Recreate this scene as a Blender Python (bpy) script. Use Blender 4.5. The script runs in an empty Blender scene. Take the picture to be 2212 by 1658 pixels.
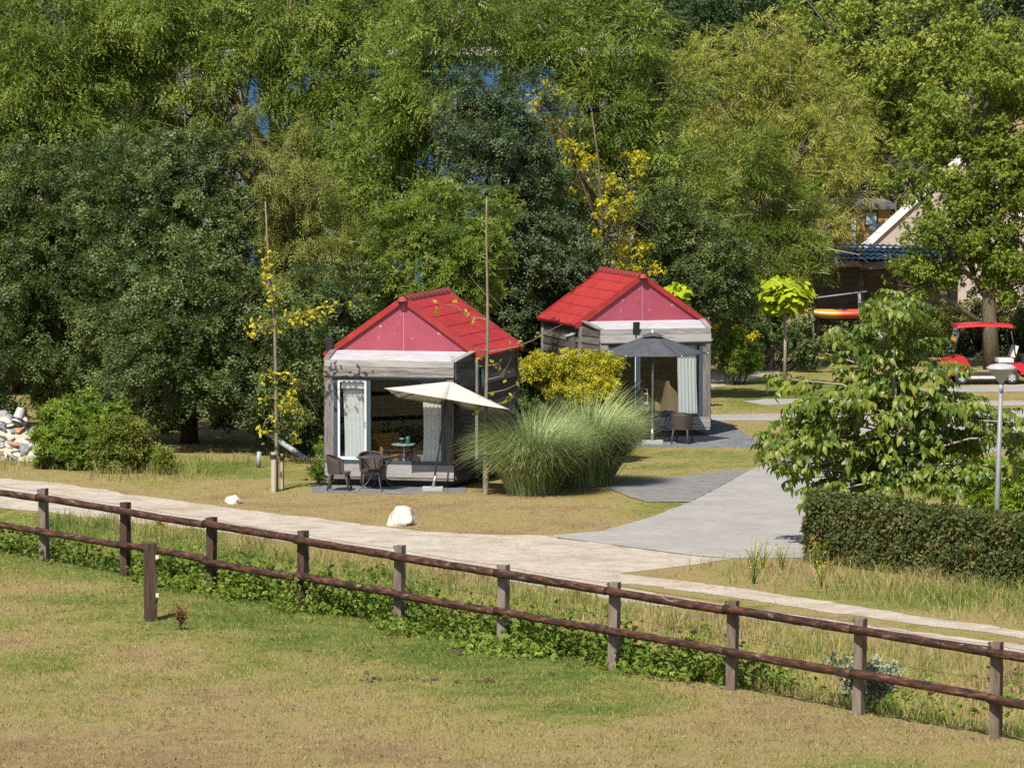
import bpy, math, random
import numpy as np
from mathutils import Vector, Matrix

# ------------------------------------------------------------------ camera, sky, sun, exposure
SC = bpy.context.scene
COL = SC.collection
F, CX, CY, H, HORIZON = 10300.0, 1105.5, 829.0, 10.9, 100.0      # photograph measured in a 2211 x 1658 frame
PITCH = math.atan((CY - HORIZON) / F)
cam_d = bpy.data.cameras.new('camera'); cam_d.sensor_width = 36.0; cam_d.lens = 36.0 * F / 2211.0
cam_d.clip_start = 1.0; cam_d.clip_end = 6000.0
cam = bpy.data.objects.new('camera', cam_d); COL.objects.link(cam)
cam.location = (0, 0, H); cam.rotation_euler = (math.pi / 2 - PITCH, 0, 0)
SC.camera = cam

SUN_AZ, SUN_EL = math.radians(22), math.radians(52)              # behind the camera, to its left
world = bpy.data.worlds.new('World'); SC.world = world; world.use_nodes = True
wn = world.node_tree.nodes; wl = world.node_tree.links
sky = wn.new('ShaderNodeTexSky'); sky.sky_type = 'NISHITA'; sky.sun_disc = False
sky.sun_elevation = SUN_EL; sky.sun_rotation = math.radians(180 + 22); sky.air_density = 1.0; sky.dust_density = 1.2
wl.new(sky.outputs[0], wn['Background'].inputs[0]); wn['Background'].inputs[1].default_value = 0.08
sun_d = bpy.data.lights.new('sun', 'SUN'); sun_d.energy = 5.0; sun_d.angle = math.radians(0.5); sun_d.color = (1.0, 0.95, 0.86)
sun = bpy.data.objects.new('sun', sun_d); COL.objects.link(sun); sun.location = (-20, -10, 60)
to_sun = Vector((-math.sin(SUN_AZ) * math.cos(SUN_EL), -math.cos(SUN_AZ) * math.cos(SUN_EL), math.sin(SUN_EL)))
sun.rotation_euler = to_sun.to_track_quat('Z', 'Y').to_euler()
SC.view_settings.view_transform = 'Standard'; SC.view_settings.look = 'None'
SC.view_settings.exposure = 0.68; SC.view_settings.gamma = 1.0
cy = SC.cycles
cy.use_denoising = False
cy.max_bounces = 6; cy.diffuse_bounces = 2; cy.glossy_bounces = 3; cy.transmission_bounces = 4; cy.transparent_max_bounces = 8

rng = np.random.default_rng(11)
random.seed(11)
R = math.radians

# ------------------------------------------------------------------ pixel <-> place
def ray(px, py):
    u, v = (px - CX) / F, -(py - CY) / F
    return Vector((u, math.cos(PITCH) + v * math.sin(PITCH), -math.sin(PITCH) + v * math.cos(PITCH)))
def G(px, py, z=0.0):                      # where the ray meets height z
    r = ray(px, py); k = (z - H) / r.z
    return Vector((r.x * k, r.y * k, z))
def P(px, py, d):                          # where the ray meets depth Y = d
    r = ray(px, py); k = d / r.y
    return Vector((r.x * k, d, H + r.z * k))
def proj(x, y, z=0.0):                     # world -> pixel (arrays)
    dz = z - H
    f = y * math.cos(PITCH) - dz * math.sin(PITCH)
    v = y * math.sin(PITCH) + dz * math.cos(PITCH)
    return CX + F * x / f, CY - F * v / f
_wv = np.random.default_rng(3)
_W = _wv.normal(size=(12, 2)); _W /= np.linalg.norm(_W, axis=1)[:, None]; _W *= _wv.uniform(0.6, 1.6, (12, 1)); _PH = _wv.uniform(0, 6.28, (12, 12))
def vn(x, y, size, k=0):                   # smooth noise, about -1..1
    s = 0
    for i in range(8):
        w = _W[(i + k) % 12]
        s = s + np.sin((x * w[0] + y * w[1]) * 6.28 / size + _PH[k % 12, i] + 1.3 * np.sin((y * w[0] - x * w[1]) * 4.1 / size + _PH[(k + 3) % 12, i]))
    return s / 4.0
def sstep(a, b, v):
    t = np.clip((v - a) / (b - a), 0, 1); return t * t * (3 - 2 * t)
def inpoly(x, y, poly):
    c = np.zeros(np.shape(x), bool); n = len(poly)
    for i in range(n):
        x0, y0 = poly[i][0], poly[i][1]; x1, y1 = poly[i - 1][0], poly[i - 1][1]
        with np.errstate(divide='ignore', invalid='ignore'):
            c ^= ((y0 > y) != (y1 > y)) & (x < (x1 - x0) * (y - y0) / (y1 - y0 + 1e-12) + x0)
    return c

# ------------------------------------------------------------------ objects
def tag(o, label=None, cat=None, group=None, kind=None):
    if label: o['label'] = label
    if cat: o['category'] = cat
    if group: o['group'] = group
    if kind: o['kind'] = kind
    return o
def thing(name, label, cat, loc=(0, 0, 0), rz=0.0, group=None, kind=None, scale=1.0):
    o = bpy.data.objects.new(name, None); COL.objects.link(o)
    o.location = loc; o.rotation_euler = (0, 0, rz); o.scale = (scale,) * 3; o.empty_display_size = 0.2
    return tag(o, label, cat, group, kind)
def obj(name, me, mat=None, parent=None, loc=None, rot=None):
    o = bpy.data.objects.new(name, me); COL.objects.link(o)
    if mat is not None and not me.materials: me.materials.append(mat)
    if parent is not None: o.parent = parent
    if loc is not None: o.location = loc
    if rot is not None: o.rotation_euler = rot
    return o
def copy_tree(o, parent=None):
    c = o.copy(); COL.objects.link(c); c.parent = parent
    for ch in o.children: copy_tree(ch, c)
    return c

class MB:
    """collects verts and faces, then links them as ONE mesh object"""
    def __init__(s): s.v = []; s.f = []
    def add(s, vs, fs):
        n = len(s.v); s.v += [tuple(v) for v in vs]; s.f += [tuple(i + n for i in f) for f in fs]; return s
    def box(s, x0, x1, y0, y1, z0, z1):
        return s.add([(x0, y0, z0), (x1, y0, z0), (x1, y1, z0), (x0, y1, z0), (x0, y0, z1), (x1, y0, z1), (x1, y1, z1), (x0, y1, z1)],
                     [(0, 3, 2, 1), (4, 5, 6, 7), (0, 1, 5, 4), (1, 2, 6, 5), (2, 3, 7, 6), (3, 0, 4, 7)])
    def hexa(s, p):                         # eight corners, bottom four then top four
        return s.add(p, [(0, 3, 2, 1), (4, 5, 6, 7), (0, 1, 5, 4), (1, 2, 6, 5), (2, 3, 7, 6), (3, 0, 4, 7)])
    def prism(s, poly, n):                  # polygon (3D points) pushed along vector n
        k = len(poly); a = [Vector(p) for p in poly]; b = [p + Vector(n) for p in a]
        return s.add(a + b, [tuple(range(k))[::-1], tuple(range(k, 2 * k))] + [(i, (i + 1) % k, k + (i + 1) % k, k + i) for i in range(k)])
    def tube(s, pts, rad, seg=8, cap=True, jit=0.0):
        pts = [Vector(p) for p in pts]; n = len(pts)
        if not hasattr(rad, '__len__'): rad = [rad] * n
        vs = []; up = None
        for i, p in enumerate(pts):
            t = (pts[min(i + 1, n - 1)] - pts[max(i - 1, 0)]).normalized()
            if up is None: up = Vector((0, 0, 1)) if abs(t.z) < 0.9 else Vector((1, 0, 0))
            a = t.cross(up).normalized(); b = a.cross(t).normalized(); up = b
            for k in range(seg):
                th = 2 * math.pi * k / seg; r = rad[i] * (1 + jit * random.uniform(-1, 1))
                vs.append(p + a * math.cos(th) * r + b * math.sin(th) * r)
        fs = [(i * seg + k, i * seg + (k + 1) % seg, (i + 1) * seg + (k + 1) % seg, (i + 1) * seg + k) for i in range(n - 1) for k in range(seg)]
        if cap: fs += [tuple(range(seg))[::-1], tuple(range((n - 1) * seg, n * seg))]
        return s.add(vs, fs)
    def lathe(s, prof, seg=20, c=(0, 0, 0)):
        n = len(prof); vs = [(c[0] + r * math.cos(6.28318 * k / seg), c[1] + r * math.sin(6.28318 * k / seg), c[2] + z) for r, z in prof for k in range(seg)]
        return s.add(vs, [(i * seg + k, i * seg + (k + 1) % seg, (i + 1) * seg + (k + 1) % seg, (i + 1) * seg + k) for i in range(n - 1) for k in range(seg)])
    def grid(s, fn, nu, nv):
        vs = [fn(i / nu, j / nv) for j in range(nv + 1) for i in range(nu + 1)]
        return s.add(vs, [(j * (nu + 1) + i, j * (nu + 1) + i + 1, (j + 1) * (nu + 1) + i + 1, (j + 1) * (nu + 1) + i) for j in range(nv) for i in range(nu)])
    def mesh(s, name, smooth=False):
        me = bpy.data.meshes.new(name); me.from_pydata(s.v, [], s.f)
        if smooth:
            me.polygons.foreach_set('use_smooth', [True] * len(me.polygons))
            if smooth == 'auto': me.set_sharp_from_angle(angle=R(40))
        me.update(); return me
    def build(s, name, mat, parent=None, smooth=False, loc=None, rot=None):
        return obj(name, s.mesh(name, smooth), mat, parent, loc, rot)

def rock(rx, ry, rz, seed, flat=0.25, sub=3, rough=0.28):        # a faceted stone, base at z = 0
    import bmesh
    r_ = np.random.default_rng(seed); bm = bmesh.new(); bmesh.ops.create_icosphere(bm, subdivisions=sub, radius=1)
    planes = [(Vector(r_.normal(size=3)).normalized(), r_.uniform(0.62, 0.92)) for _ in range(11)]
    for v in bm.verts:
        n = v.co.normalized(); k = 1.0
        for pn, pd in planes:
            dt = n.dot(pn)
            if dt > 0.05: k = min(k, pd / dt)
        k *= 1 + rough * 0.12 * math.sin(n.x * 9 + seed) * math.sin(n.y * 11 + seed * 2) + r_.uniform(-0.012, 0.012)
        v.co = Vector((n.x * k * rx, n.y * k * ry, max(n.z * k, -flat) * rz))
    lo = min(v.co.z for v in bm.verts)
    for v in bm.verts: v.co.z -= lo
    me = bpy.data.meshes.new('stone'); bm.to_mesh(me); bm.free(); return me

# ------------------------------------------------------------------ leaf-like geometry, many thousands at once
def fmesh(name, V, quads=None, tris=None, attrs=None, smooth=False):
    me = bpy.data.meshes.new(name)
    nq = 0 if quads is None else len(quads); nt = 0 if tris is None else len(tris)
    me.vertices.add(len(V)); me.vertices.foreach_set('co', np.ascontiguousarray(V, np.float32).ravel())
    me.loops.add(nq * 4 + nt * 3); me.polygons.add(nq + nt)
    li = []; st = []
    if nq: li.append(np.asarray(quads, np.int32).ravel()); st.append(np.arange(nq, dtype=np.int32) * 4)
    if nt: li.append(np.asarray(tris, np.int32).ravel()); st.append(nq * 4 + np.arange(nt, dtype=np.int32) * 3)
    me.loops.foreach_set('vertex_index', np.concatenate(li)); me.polygons.foreach_set('loop_start', np.concatenate(st))
    me.update(calc_edges=True)
    for k, a in (attrs or {}).items():
        at = me.attributes.new(k, 'FLOAT', 'POINT'); at.data.foreach_set('value', np.ascontiguousarray(a, np.float32))
    if smooth: me.polygons.foreach_set('use_smooth', np.ones(nq + nt, bool))
    return me
def unit(a): return a / (np.linalg.norm(a, axis=-1, keepdims=True) + 1e-9)
def spread(tmpl, pos, dirs, nrm, scale):
    """copies a template (verts, quads, tris) to every position, x along dirs, z along nrm"""
    tv, tq, tt = tmpl; n = len(pos); k = len(tv)
    x = unit(dirs); z = unit(nrm - x * np.sum(nrm * x, 1, keepdims=True)); y = np.cross(z, x)
    B = np.stack([x, y, z], 1)                                    # n,3,3
    V = np.einsum('kj,nji->nki', tv, B) * np.asarray(scale)[:, None, None] + pos[:, None, :]
    off = (np.arange(n) * k)[:, None, None]
    q = None if tq is None else (np.asarray(tq)[None] + off).reshape(-1, 4)
    t = None if tt is None else (np.asarray(tt)[None] + off).reshape(-1, 3)
    return V.reshape(-1, 3), q, t
def kite(L, W, ox=0.0, oy=0.0, oz=0.0, ang=0.0, dz=0.0, fold=0.12):
    c, s = math.cos(ang), math.sin(ang)
    pts = [(0, 0, 0), (0.45 * L, -W / 2, fold * W), (L, 0, dz), (0.45 * L, W / 2, fold * W)]
    return [(ox + c * a - s * b, oy + s * a + c * b, oz + e) for a, b, e in pts]
def tmpl_of(kites):
    v = []; q = []
    for k in kites: q.append([len(v) + i for i in range(4)]); v += k
    return np.array(v), np.array(q), None
_r = random.Random(5)
def tri_of(kites):                          # the same leaves cut down to one triangle each, for small or distant foliage
    v = []
    for a, b, c, d in kites:
        m = [(x + 3 * y) / 4 for x, y in zip(a, b)], [(x + 3 * y) / 4 for x, y in zip(a, d)]
        v += [tuple(m[0]), c, tuple(m[1])]
    return np.array(v), None, np.arange(len(v)).reshape(-1, 3)
T_SMALL = tri_of([kite(0.095, 0.082, _r.uniform(-.07, .07), _r.uniform(-.07, .07), _r.uniform(-.05, .05), _r.uniform(0, 6.28), _r.uniform(-.04, .03), 0.2) for _ in range(9)])
T_MED = tri_of([kite(0.14, 0.10, _r.uniform(-.08, .08), _r.uniform(-.08, .08), _r.uniform(-.06, .06), _r.uniform(0, 6.28), _r.uniform(-.08, .02), 0.15) for _ in range(7)])
T_TINY = tmpl_of([kite(0.05, 0.034, _r.uniform(-.045, .045), _r.uniform(-.045, .045), _r.uniform(-.04, .04), _r.uniform(0, 6.28), _r.uniform(-.02, .02), 0.2) for _ in range(4)])
_ash = []
for i in range(4):
    xx = 0.05 + 0.068 * i
    for sg in (-1, 1): _ash.append(kite(0.14, 0.058, xx, 0, -0.9 * xx * xx, sg * 1.0, -0.035, 0.1))
_ash.append(kite(0.15, 0.056, 0.31, 0, -0.9 * 0.31 ** 2, 0, -0.07, 0.1))
T_ASH = tri_of(_ash)
T_LANCE = tmpl_of([kite(0.16, 0.042, 0, 0, 0, a, -0.03, 0.2) for a in (0.0, 1.1, -1.1, 2.3, -2.3)])
T_LAUREL = tmpl_of([kite(0.13, 0.045, 0, 0, 0, a, 0.03, 0.2) for a in (0.0, 1.2, 2.5, 3.8, 5.0)])
T_WILLOW = tmpl_of([kite(0.10, 0.022, 0.05 * i, 0, -0.06 * i, sg * 0.7, -0.03, 0.1) for i in range(4) for sg in (-1, 1)])

def foliage(name, lobes, tmpl, mat, parent, clump=0.45, per=46, cover=1.1, droop=0.1, size=1.0, back=0.2, inner=0.25, tidy=0.75, rs=1, stuff=True, spike=0.0):
    """lobes: (centre, radii); leaf sprays gathered in clumps over each lobe"""
    g = np.random.default_rng(rs); PS = []; DS = []; NS = []; SS = []; CL = []
    for c, r in lobes:
        r = np.array(r); area = 4 * math.pi * ((r[0] * r[1]) ** 1.6 / 3 + (r[0] * r[2]) ** 1.6 / 3 + (r[1] * r[2]) ** 1.6 / 3) ** (1 / 1.6)
        n = max(5, int(cover * area / (math.pi * clump * clump) * 1.7))
        d = unit(g.normal(size=(n, 3)))
        keep = (d[:, 1] < 0.25) | (g.random(n) < back); d = d[keep]; n = len(d)
        rad = np.where(g.random(n) < inner, g.uniform(0.35, 0.75, n), g.uniform(0.78, 1.08, n))
        cc = np.array(c) + d * r * rad[:, None]
        cr = clump * g.uniform(0.6, 1.35, n); cv = g.random(n)
        m = np.maximum(4, (per * (cr / clump) ** 2).astype(int))
        idx = np.repeat(np.arange(n), m); N = len(idx)
        o = g.normal(size=(N, 3)) * np.array([0.39, 0.39, 0.31]) * cr[idx][:, None]
        if spike: o += d[idx] * np.abs(g.normal(size=(N, 1))) * spike
        PS.append(cc[idx] + o)
        out = unit(d[idx] + 0.7 * unit(o))
        DS.append(unit(out * 0.7 + g.normal(size=(N, 3)) * 0.6 + np.array([0, 0, -droop])))
        NS.append(unit(out * 0.55 + np.array([0, 0, tidy]) + g.normal(size=(N, 3)) * 0.5))
        SS.append(size * g.uniform(0.65, 1.3, N)); CL.append(cv[idx])
    pos = np.concatenate(PS); cl = np.concatenate(CL); k = len(tmpl[0])
    ok = pos[:, 2] > 0.03
    pos = pos[ok]; cl = cl[ok]
    V, q, t = spread(tmpl, pos, np.concatenate(DS)[ok], np.concatenate(NS)[ok], np.concatenate(SS)[ok]); kv = 3 if tmpl[1] is None else 4
    rn = g.random(len(pos) * (k // kv)) * 0.6 + np.repeat(g.random(len(pos)), k // kv) * 0.4
    o = obj(name, fmesh(name, V, q, t, {'rnd': np.repeat(rn, kv), 'clump': np.repeat(cl, k)}), mat, parent)
    if stuff: o['kind'] = 'stuff'
    return o

# ------------------------------------------------------------------ materials
class NT:
    def __init__(s, name):
        s.m = bpy.data.materials.new(name); s.m.use_nodes = True; s.t = s.m.node_tree; s.b = s.t.nodes['Principled BSDF']; s.out = s.t.nodes['Material Output']
    def n(s, typ, ins=None, **kw):
        nd = s.t.nodes.new(typ)
        for k, v in kw.items(): setattr(nd, k, v)
        for k, v in (ins or {}).items(): s.set(nd.inputs[k], v)
        return nd
    def set(s, sock, v):
        if isinstance(v, bpy.types.NodeSocket): s.t.links.new(v, sock)
        elif isinstance(v, bpy.types.Node): s.t.links.new(v.outputs[0], sock)
        else:
            if hasattr(v, '__len__') and len(v) == 3 and sock.type == 'RGBA': v = (*v, 1)
            sock.default_value = v
    def ramp(s, fac, stops, interp='LINEAR'):
        nd = s.n('ShaderNodeValToRGB', {0: fac}); cr = nd.color_ramp; cr.interpolation = interp
        while len(cr.elements) < len(stops): cr.elements.new(0.5)
        for e, (p, c) in zip(cr.elements, stops): e.position = p; e.color = (*c, 1) if len(c) == 3 else c
        return nd.outputs[0]
    def coords(s, scale=(1, 1, 1), kind='Object', rot=(0, 0, 0)):
        tc = s.n('ShaderNodeTexCoord'); return s.n('ShaderNodeMapping', {0: tc.outputs[kind], 'Scale': scale, 'Rotation': rot}).outputs[0]
    def noise(s, vec, scale, detail=4, rough=0.6, dist=0.0):
        return s.n('ShaderNodeTexNoise', {'Vector': vec, 'Scale': scale, 'Detail': detail, 'Roughness': rough, 'Distortion': dist}).outputs[0]
    def mix(s, fac, a, b, mode='MIX'):
        nd = s.n('ShaderNodeMix', data_type='RGBA', blend_type=mode); s.set(nd.inputs[0], fac); s.set(nd.inputs[6], a); s.set(nd.inputs[7], b); return nd.outputs[2]
    def math(s, op, a, b=0.0):
        nd = s.n('ShaderNodeMath', operation=op); s.set(nd.inputs[0], a); s.set(nd.inputs[1], b); return nd.outputs[0]
    def attr(s, name): return s.n('ShaderNodeAttribute', attribute_name=name).outputs['Fac']
    def rand(s): return s.n('ShaderNodeObjectInfo').outputs['Random']
    def bump(s, h, strength=0.3, dist=0.02):
        s.set(s.b.inputs['Normal'], s.n('ShaderNodeBump', {'Height': h, 'Strength': strength, 'Distance': dist}).outputs[0])
    def fin(s, col=None, rough=0.6, metal=0.0, spec=0.5):
        if col is not None: s.set(s.b.inputs['Base Color'], col)
        s.set(s.b.inputs['Roughness'], rough); s.set(s.b.inputs['Metallic'], metal); s.set(s.b.inputs['Specular IOR Level'], spec)
        return s.m

def leafmat(name, stops, transl=0.3, rough=0.55, spec=0.2, wclump=0.45):
    t = NT(name)
    f = t.math('ADD', t.math('MULTIPLY', t.attr('rnd'), 1 - wclump), t.math('MULTIPLY', t.attr('clump'), wclump))
    col = t.ramp(f, stops); t.fin(col, rough, 0, spec)
    tr = t.n('ShaderNodeBsdfTranslucent', {0: t.mix(0.5, col, (0.35, 0.42, 0.03), 'MIX')})
    mx = t.n('ShaderNodeMixShader', {0: transl, 1: t.b.outputs[0], 2: tr.outputs[0]}); t.set(t.out.inputs[0], mx.outputs[0])
    return t.m
def plain(name, col, rough=0.6, metal=0.0, var=0.15, scale=8.0, bump=0.0, spec=0.5):
    t = NT(name); v = t.coords(); nz = t.noise(v, scale, 5)
    dark = tuple(c * (1 - var) for c in col); light = tuple(min(1, c * (1 + var)) for c in col)
    c = t.ramp(nz, [(0.3, dark), (0.7, light)])
    if bump: t.bump(nz, bump, 0.01)
    return t.fin(c, rough, metal, spec)
def woodmat(name, stops, stretch, scale=3.0, rough=0.8, randamt=0.35, knots=True):
    t = NT(name); v = t.coords(stretch)
    rnd = t.rand()
    w = t.n('ShaderNodeVectorMath', operation='ADD'); t.set(w.inputs[0], v); t.set(w.inputs[1], t.n('ShaderNodeCombineXYZ', {0: t.math('MULTIPLY', rnd, 37.0), 1: t.math('MULTIPLY', rnd, 17.0), 2: t.math('MULTIPLY', rnd, 51.0)}).outputs[0])
    fine = t.noise(w.outputs[0], scale, 8, 0.65, 0.6); big = t.noise(w.outputs[0], scale * 0.25, 3, 0.5, 0.8)
    f = t.math('ADD', t.math('MULTIPLY', fine, 0.7), t.math('MULTIPLY', big, 0.5))
    f = t.math('ADD', f, t.math('MULTIPLY', t.math('SUBTRACT', rnd, 0.5), randamt))
    c = t.ramp(f, stops); t.bump(fine, 0.35, 0.01)
    return t.fin(c, rough, 0, 0.2)
# ------------------------------------------------------------------ ground
FA, FB = Vector((-10.1, 102.5, 0)), Vector((7.78, 76.1, 0)); FD = (FB - FA) / 9.0
FU = FD.normalized(); FN = Vector((-FU.y, FU.x, 0)); FN = FN if FN.y > 0 else -FN
def tfence(x, y): return (x - FA.x) * FN.x + (y - FA.y) * FN.y
def hgt(x, y):
    t = tfence(x, y); near = sstep(60, 72, np.asarray(y, float))
    z = -0.2 - 0.42 * sstep(0.35, 1.7, t) + 0.62 * sstep(2.3, 3.7, t)
    z = z + (0.025 * vn(x, y, 7.0, 1)) * (1 - sstep(2.5, 3.7, t)) * near
    return z
def hz(x, y): return float(hgt(np.array([x]), np.array([y]))[0])
def green(x, y):
    """how green the grass is, 0 straw .. 1 fresh"""
    px, py = proj(x, y, 0.0); t = tfence(x, y)
    def blob(cx, cy, rx, ry): return np.exp(-(((px - cx) / rx) ** 2 + ((py - cy) / ry) ** 2))
    g = 0.34 + 0 * px
    f = t < 0.3
    gf = 0.30 + 0.5 * sstep(-7.5, -1.0, t) * (1 - sstep(1250, 1550, px)) + 0.25 * blob(2000, 1660, 380, 70) + 0.2 * blob(60, 1420, 200, 60) - 0.55 * blob(70, 1245, 120, 28) - 0.3 * blob(250, 1600, 600, 50) - 0.15 * blob(1700, 1540, 300, 40)
    gd = 0.42 + 0.3 * (1 - sstep(500, 1500, px)) - 0.1 * sstep(1500, 2100, px) * sstep(2.0, 4.0, t) + 0.15 * sstep(2.0, 0.3, t)
    gl = 0.30 + 0.5 * blob(480, 1015, 200, 22) + 0.35 * blob(1480, 995, 200, 22) + 0.25 * blob(1440, 1095, 120, 22) + 0.45 * blob(1750, 850, 260, 40) - 0.15 * blob(700, 1100, 350, 35) + 0.5 * blob(1960, 1310, 330, 32) + 0.5 * blob(2020, 1055, 90, 30) - 0.35 * blob(1800, 1330, 400, 20) - 0.1 * blob(1100, 1140, 200, 20) - 0.3 * blob(1650, 765, 80, 25)
    g = np.where(f, gf, np.where(t < 4.2, gd, gl))
    return np.clip(g + 0.17 * vn(x, y, 5.0, 2) + 0.12 * vn(x, y, 1.3, 4) + 0.08 * vn(x, y, 0.45, 6), 0, 1)

def W2(pts, z=0.0): return [G(a, b, z) for a, b in pts]
PATH = [(-60, 1029), (100, 1040), (250, 1063), (400, 1083), (560, 1105), (700, 1121), (850, 1142), (1000, 1153), (1180, 1157), (1340, 1180), (1500, 1201), (1580, 1207), (1450, 1226), (1340, 1238), (1623, 1273), (1895, 1317), (2211, 1361), (2330, 1377),
        (2330, 1393), (2211, 1378), (1895, 1336), (1623, 1296), (1380, 1262), (1300, 1262), (1420, 1284), (1623, 1313), (1895, 1352), (2211, 1394), (2330, 1409), (2330, 1427), (2211, 1412), (1895, 1374), (1623, 1337), (1351, 1299), (1150, 1264), (1000, 1235), (860, 1210), (700, 1182), (500, 1152), (300, 1129), (100, 1106), (-60, 1090)]
ROAD = [(1180, 1157.5), (1300, 1147), (1400, 1119), (1490, 1085), (1560, 1048), (1612, 1019), (1660, 999), (1760, 960), (1850, 926), (1950, 906), (2100, 893), (2330, 876), (2330, 930), (2211, 956), (2100, 990), (1990, 1035), (1930, 1062), (1850, 1085), (1775, 1130), (1740, 1205), (1580, 1206.5), (1500, 1200), (1340, 1179)]
BAY = [(1300, 1050), (1400, 1036), (1600, 1014), (1613, 1018.5), (1558, 1049), (1491, 1084.5), (1400, 1085), (1360, 1074)]
STRIPS = [[(1500, 896), (1700, 893), (1850, 895), (1960, 904), (1855, 922), (1840, 909), (1700, 909), (1500, 909)],
          [(1605, 867), (1650, 862), (1800, 860), (2000, 866), (2330, 866), (2330, 875), (2000, 878), (1800, 873), (1650, 875)],
          [(1960, 842), (2100, 833), (2330, 829), (2330, 844), (2100, 847)]]
GRAV2 = [(1490, 800), (1560, 799), (1640, 796), (1700, 791), (1720, 794), (1650, 815), (1560, 834), (1490, 842)]
PATIO1 = [(672, 1046), (1005, 1046), (1008, 1064), (860, 1066.5), (676, 1065)]
PATIO2 = [(1290, 900), (1560, 914), (1600, 930), (1628, 948), (1638, 967), (1500, 966), (1375, 965), (1290, 960)]
POLYS = {k: [(p.x, p.y) for p in W2(v)] for k, v in dict(path=PATH, road=ROAD, bay=BAY, s0=STRIPS[0], s1=STRIPS[1], s2=STRIPS[2], g2=GRAV2, p1=PATIO1, p2=PATIO2).items()}

# -- materials of the ground
t = NT('grass_ground'); v = t.coords(); g = t.attr('green')
n1 = t.noise(v, 22.0, 6, 0.75); n2 = t.noise(v, 3.0, 5, 0.65)
f = t.math('ADD', t.math('ADD', g, t.math('MULTIPLY', t.math('SUBTRACT', n1, 0.5), 1.5)), t.math('MULTIPLY', t.math('SUBTRACT', n2, 0.5), 1.0))
c = t.ramp(f, [(0.02, (0.20, 0.14, 0.068)), (0.28, (0.29, 0.22, 0.10)), (0.50, (0.21, 0.19, 0.055)), (0.85, (0.085, 0.125, 0.022))])
c = t.mix(t.ramp(t.noise(v, 1.1, 4, 0.7), [(0.62, (0, 0, 0)), (0.75, (0.4, 0.4, 0.4))]), c, (0.30, 0.23, 0.115))
t.bump(n1, 0.8, 0.06); M_GROUND = t.fin(c, 0.95, 0, 0.1)

t = NT('limestone_gravel'); v = t.coords(); n1 = t.noise(v, 30.0, 6, 0.8); n2 = t.noise(v, 1.6, 6, 0.7); n3 = t.noise(t.coords((0.4, 0.4, 1), rot=(0, 0, R(-56))), 2.0, 4)
f = t.math('ADD', t.math('MULTIPLY', n1, 0.5), t.math('MULTIPLY', n2, 0.6))
c = t.ramp(f, [(0.30, (0.18, 0.135, 0.085)), (0.46, (0.33, 0.275, 0.215)), (0.60, (0.44, 0.385, 0.32)), (0.8, (0.52, 0.465, 0.40))])
c = t.mix(t.ramp(t.noise(t.coords((.45, .45, 1), rot=(0, 0, R(56))), 1.4, 6, 0.75), [(0.50, (0, 0, 0)), (0.68, (0.75, 0.75, 0.75))]), c, (0.27, 0.205, 0.12))
t.bump(n1, 0.7, 0.04); M_GRAVEL = t.fin(c, 0.95, 0, 0.15)
t = NT('block_paving'); v = t.coords(rot=(0, 0, R(35)))
br = t.n('ShaderNodeTexBrick', {'Vector': v, 'Color1': (0.285, 0.27, 0.25, 1), 'Color2': (0.33, 0.315, 0.295, 1), 'Mortar': (0.20, 0.185, 0.165, 1), 'Scale': 1.0, 'Mortar Size': 0.006, 'Brick Width': 0.21, 'Row Height': 0.105})
n2 = t.noise(t.coords(), 0.7, 5, 0.7); n1 = t.noise(t.coords(), 14, 4, 0.7)
c = t.mix(0.6, br.outputs[0], t.ramp(n2, [(0.3, (0.62, 0.6, 0.57)), (0.7, (1, 1, 1))]), 'MULTIPLY')
c = t.mix(t.ramp(t.noise(t.coords(), 2.3, 5, 0.75), [(0.58, (0, 0, 0)), (0.75, (0.35, 0.35, 0.35))]), c, (0.36, 0.31, 0.24))
t.bump(t.math('ADD', br.outputs[1], n1), 0.25, 0.01); M_ROAD = t.fin(c, 0.9, 0, 0.2)
def slabmat(name, c1, c2, mort, w, hh, ms, rot):
    t = NT(name); br = t.n('ShaderNodeTexBrick', {'Vector': t.coords(rot=(0, 0, rot)), 'Color1': (*c1, 1), 'Color2': (*c2, 1), 'Mortar': (*mort, 1), 'Scale': 1.0, 'Mortar Size': ms, 'Brick Width': w, 'Row Height': hh})
    c = t.mix(0.7, br.outputs[0], t.ramp(t.noise(t.coords(), 3.0, 6, 0.7), [(0.3, (0.6, 0.6, 0.6)), (0.7, (1.1, 1.1, 1.1))]), 'MULTIPLY')
    t.bump(br.outputs[1], 0.3, -0.01); return t.fin(c, 0.85, 0, 0.3)
M_SLAB = slabmat('grey_slabs', (0.13, 0.135, 0.14), (0.165, 0.17, 0.175), (0.08, 0.075, 0.06), 0.6, 0.6, 0.012, R(12))
M_BAY = slabmat('dark_block_paving', (0.16, 0.155, 0.148), (0.21, 0.20, 0.19), (0.13, 0.12, 0.10), 0.21, 0.105, 0.006, R(20))
t = NT('grey_gravel'); n1 = t.noise(t.coords(), 18, 5, 0.8); M_GRAV2 = t.fin(t.ramp(n1, [(0.3, (0.20, 0.17, 0.13)), (0.7, (0.42, 0.37, 0.30))]), 0.95, 0, 0.1); t = None

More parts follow.
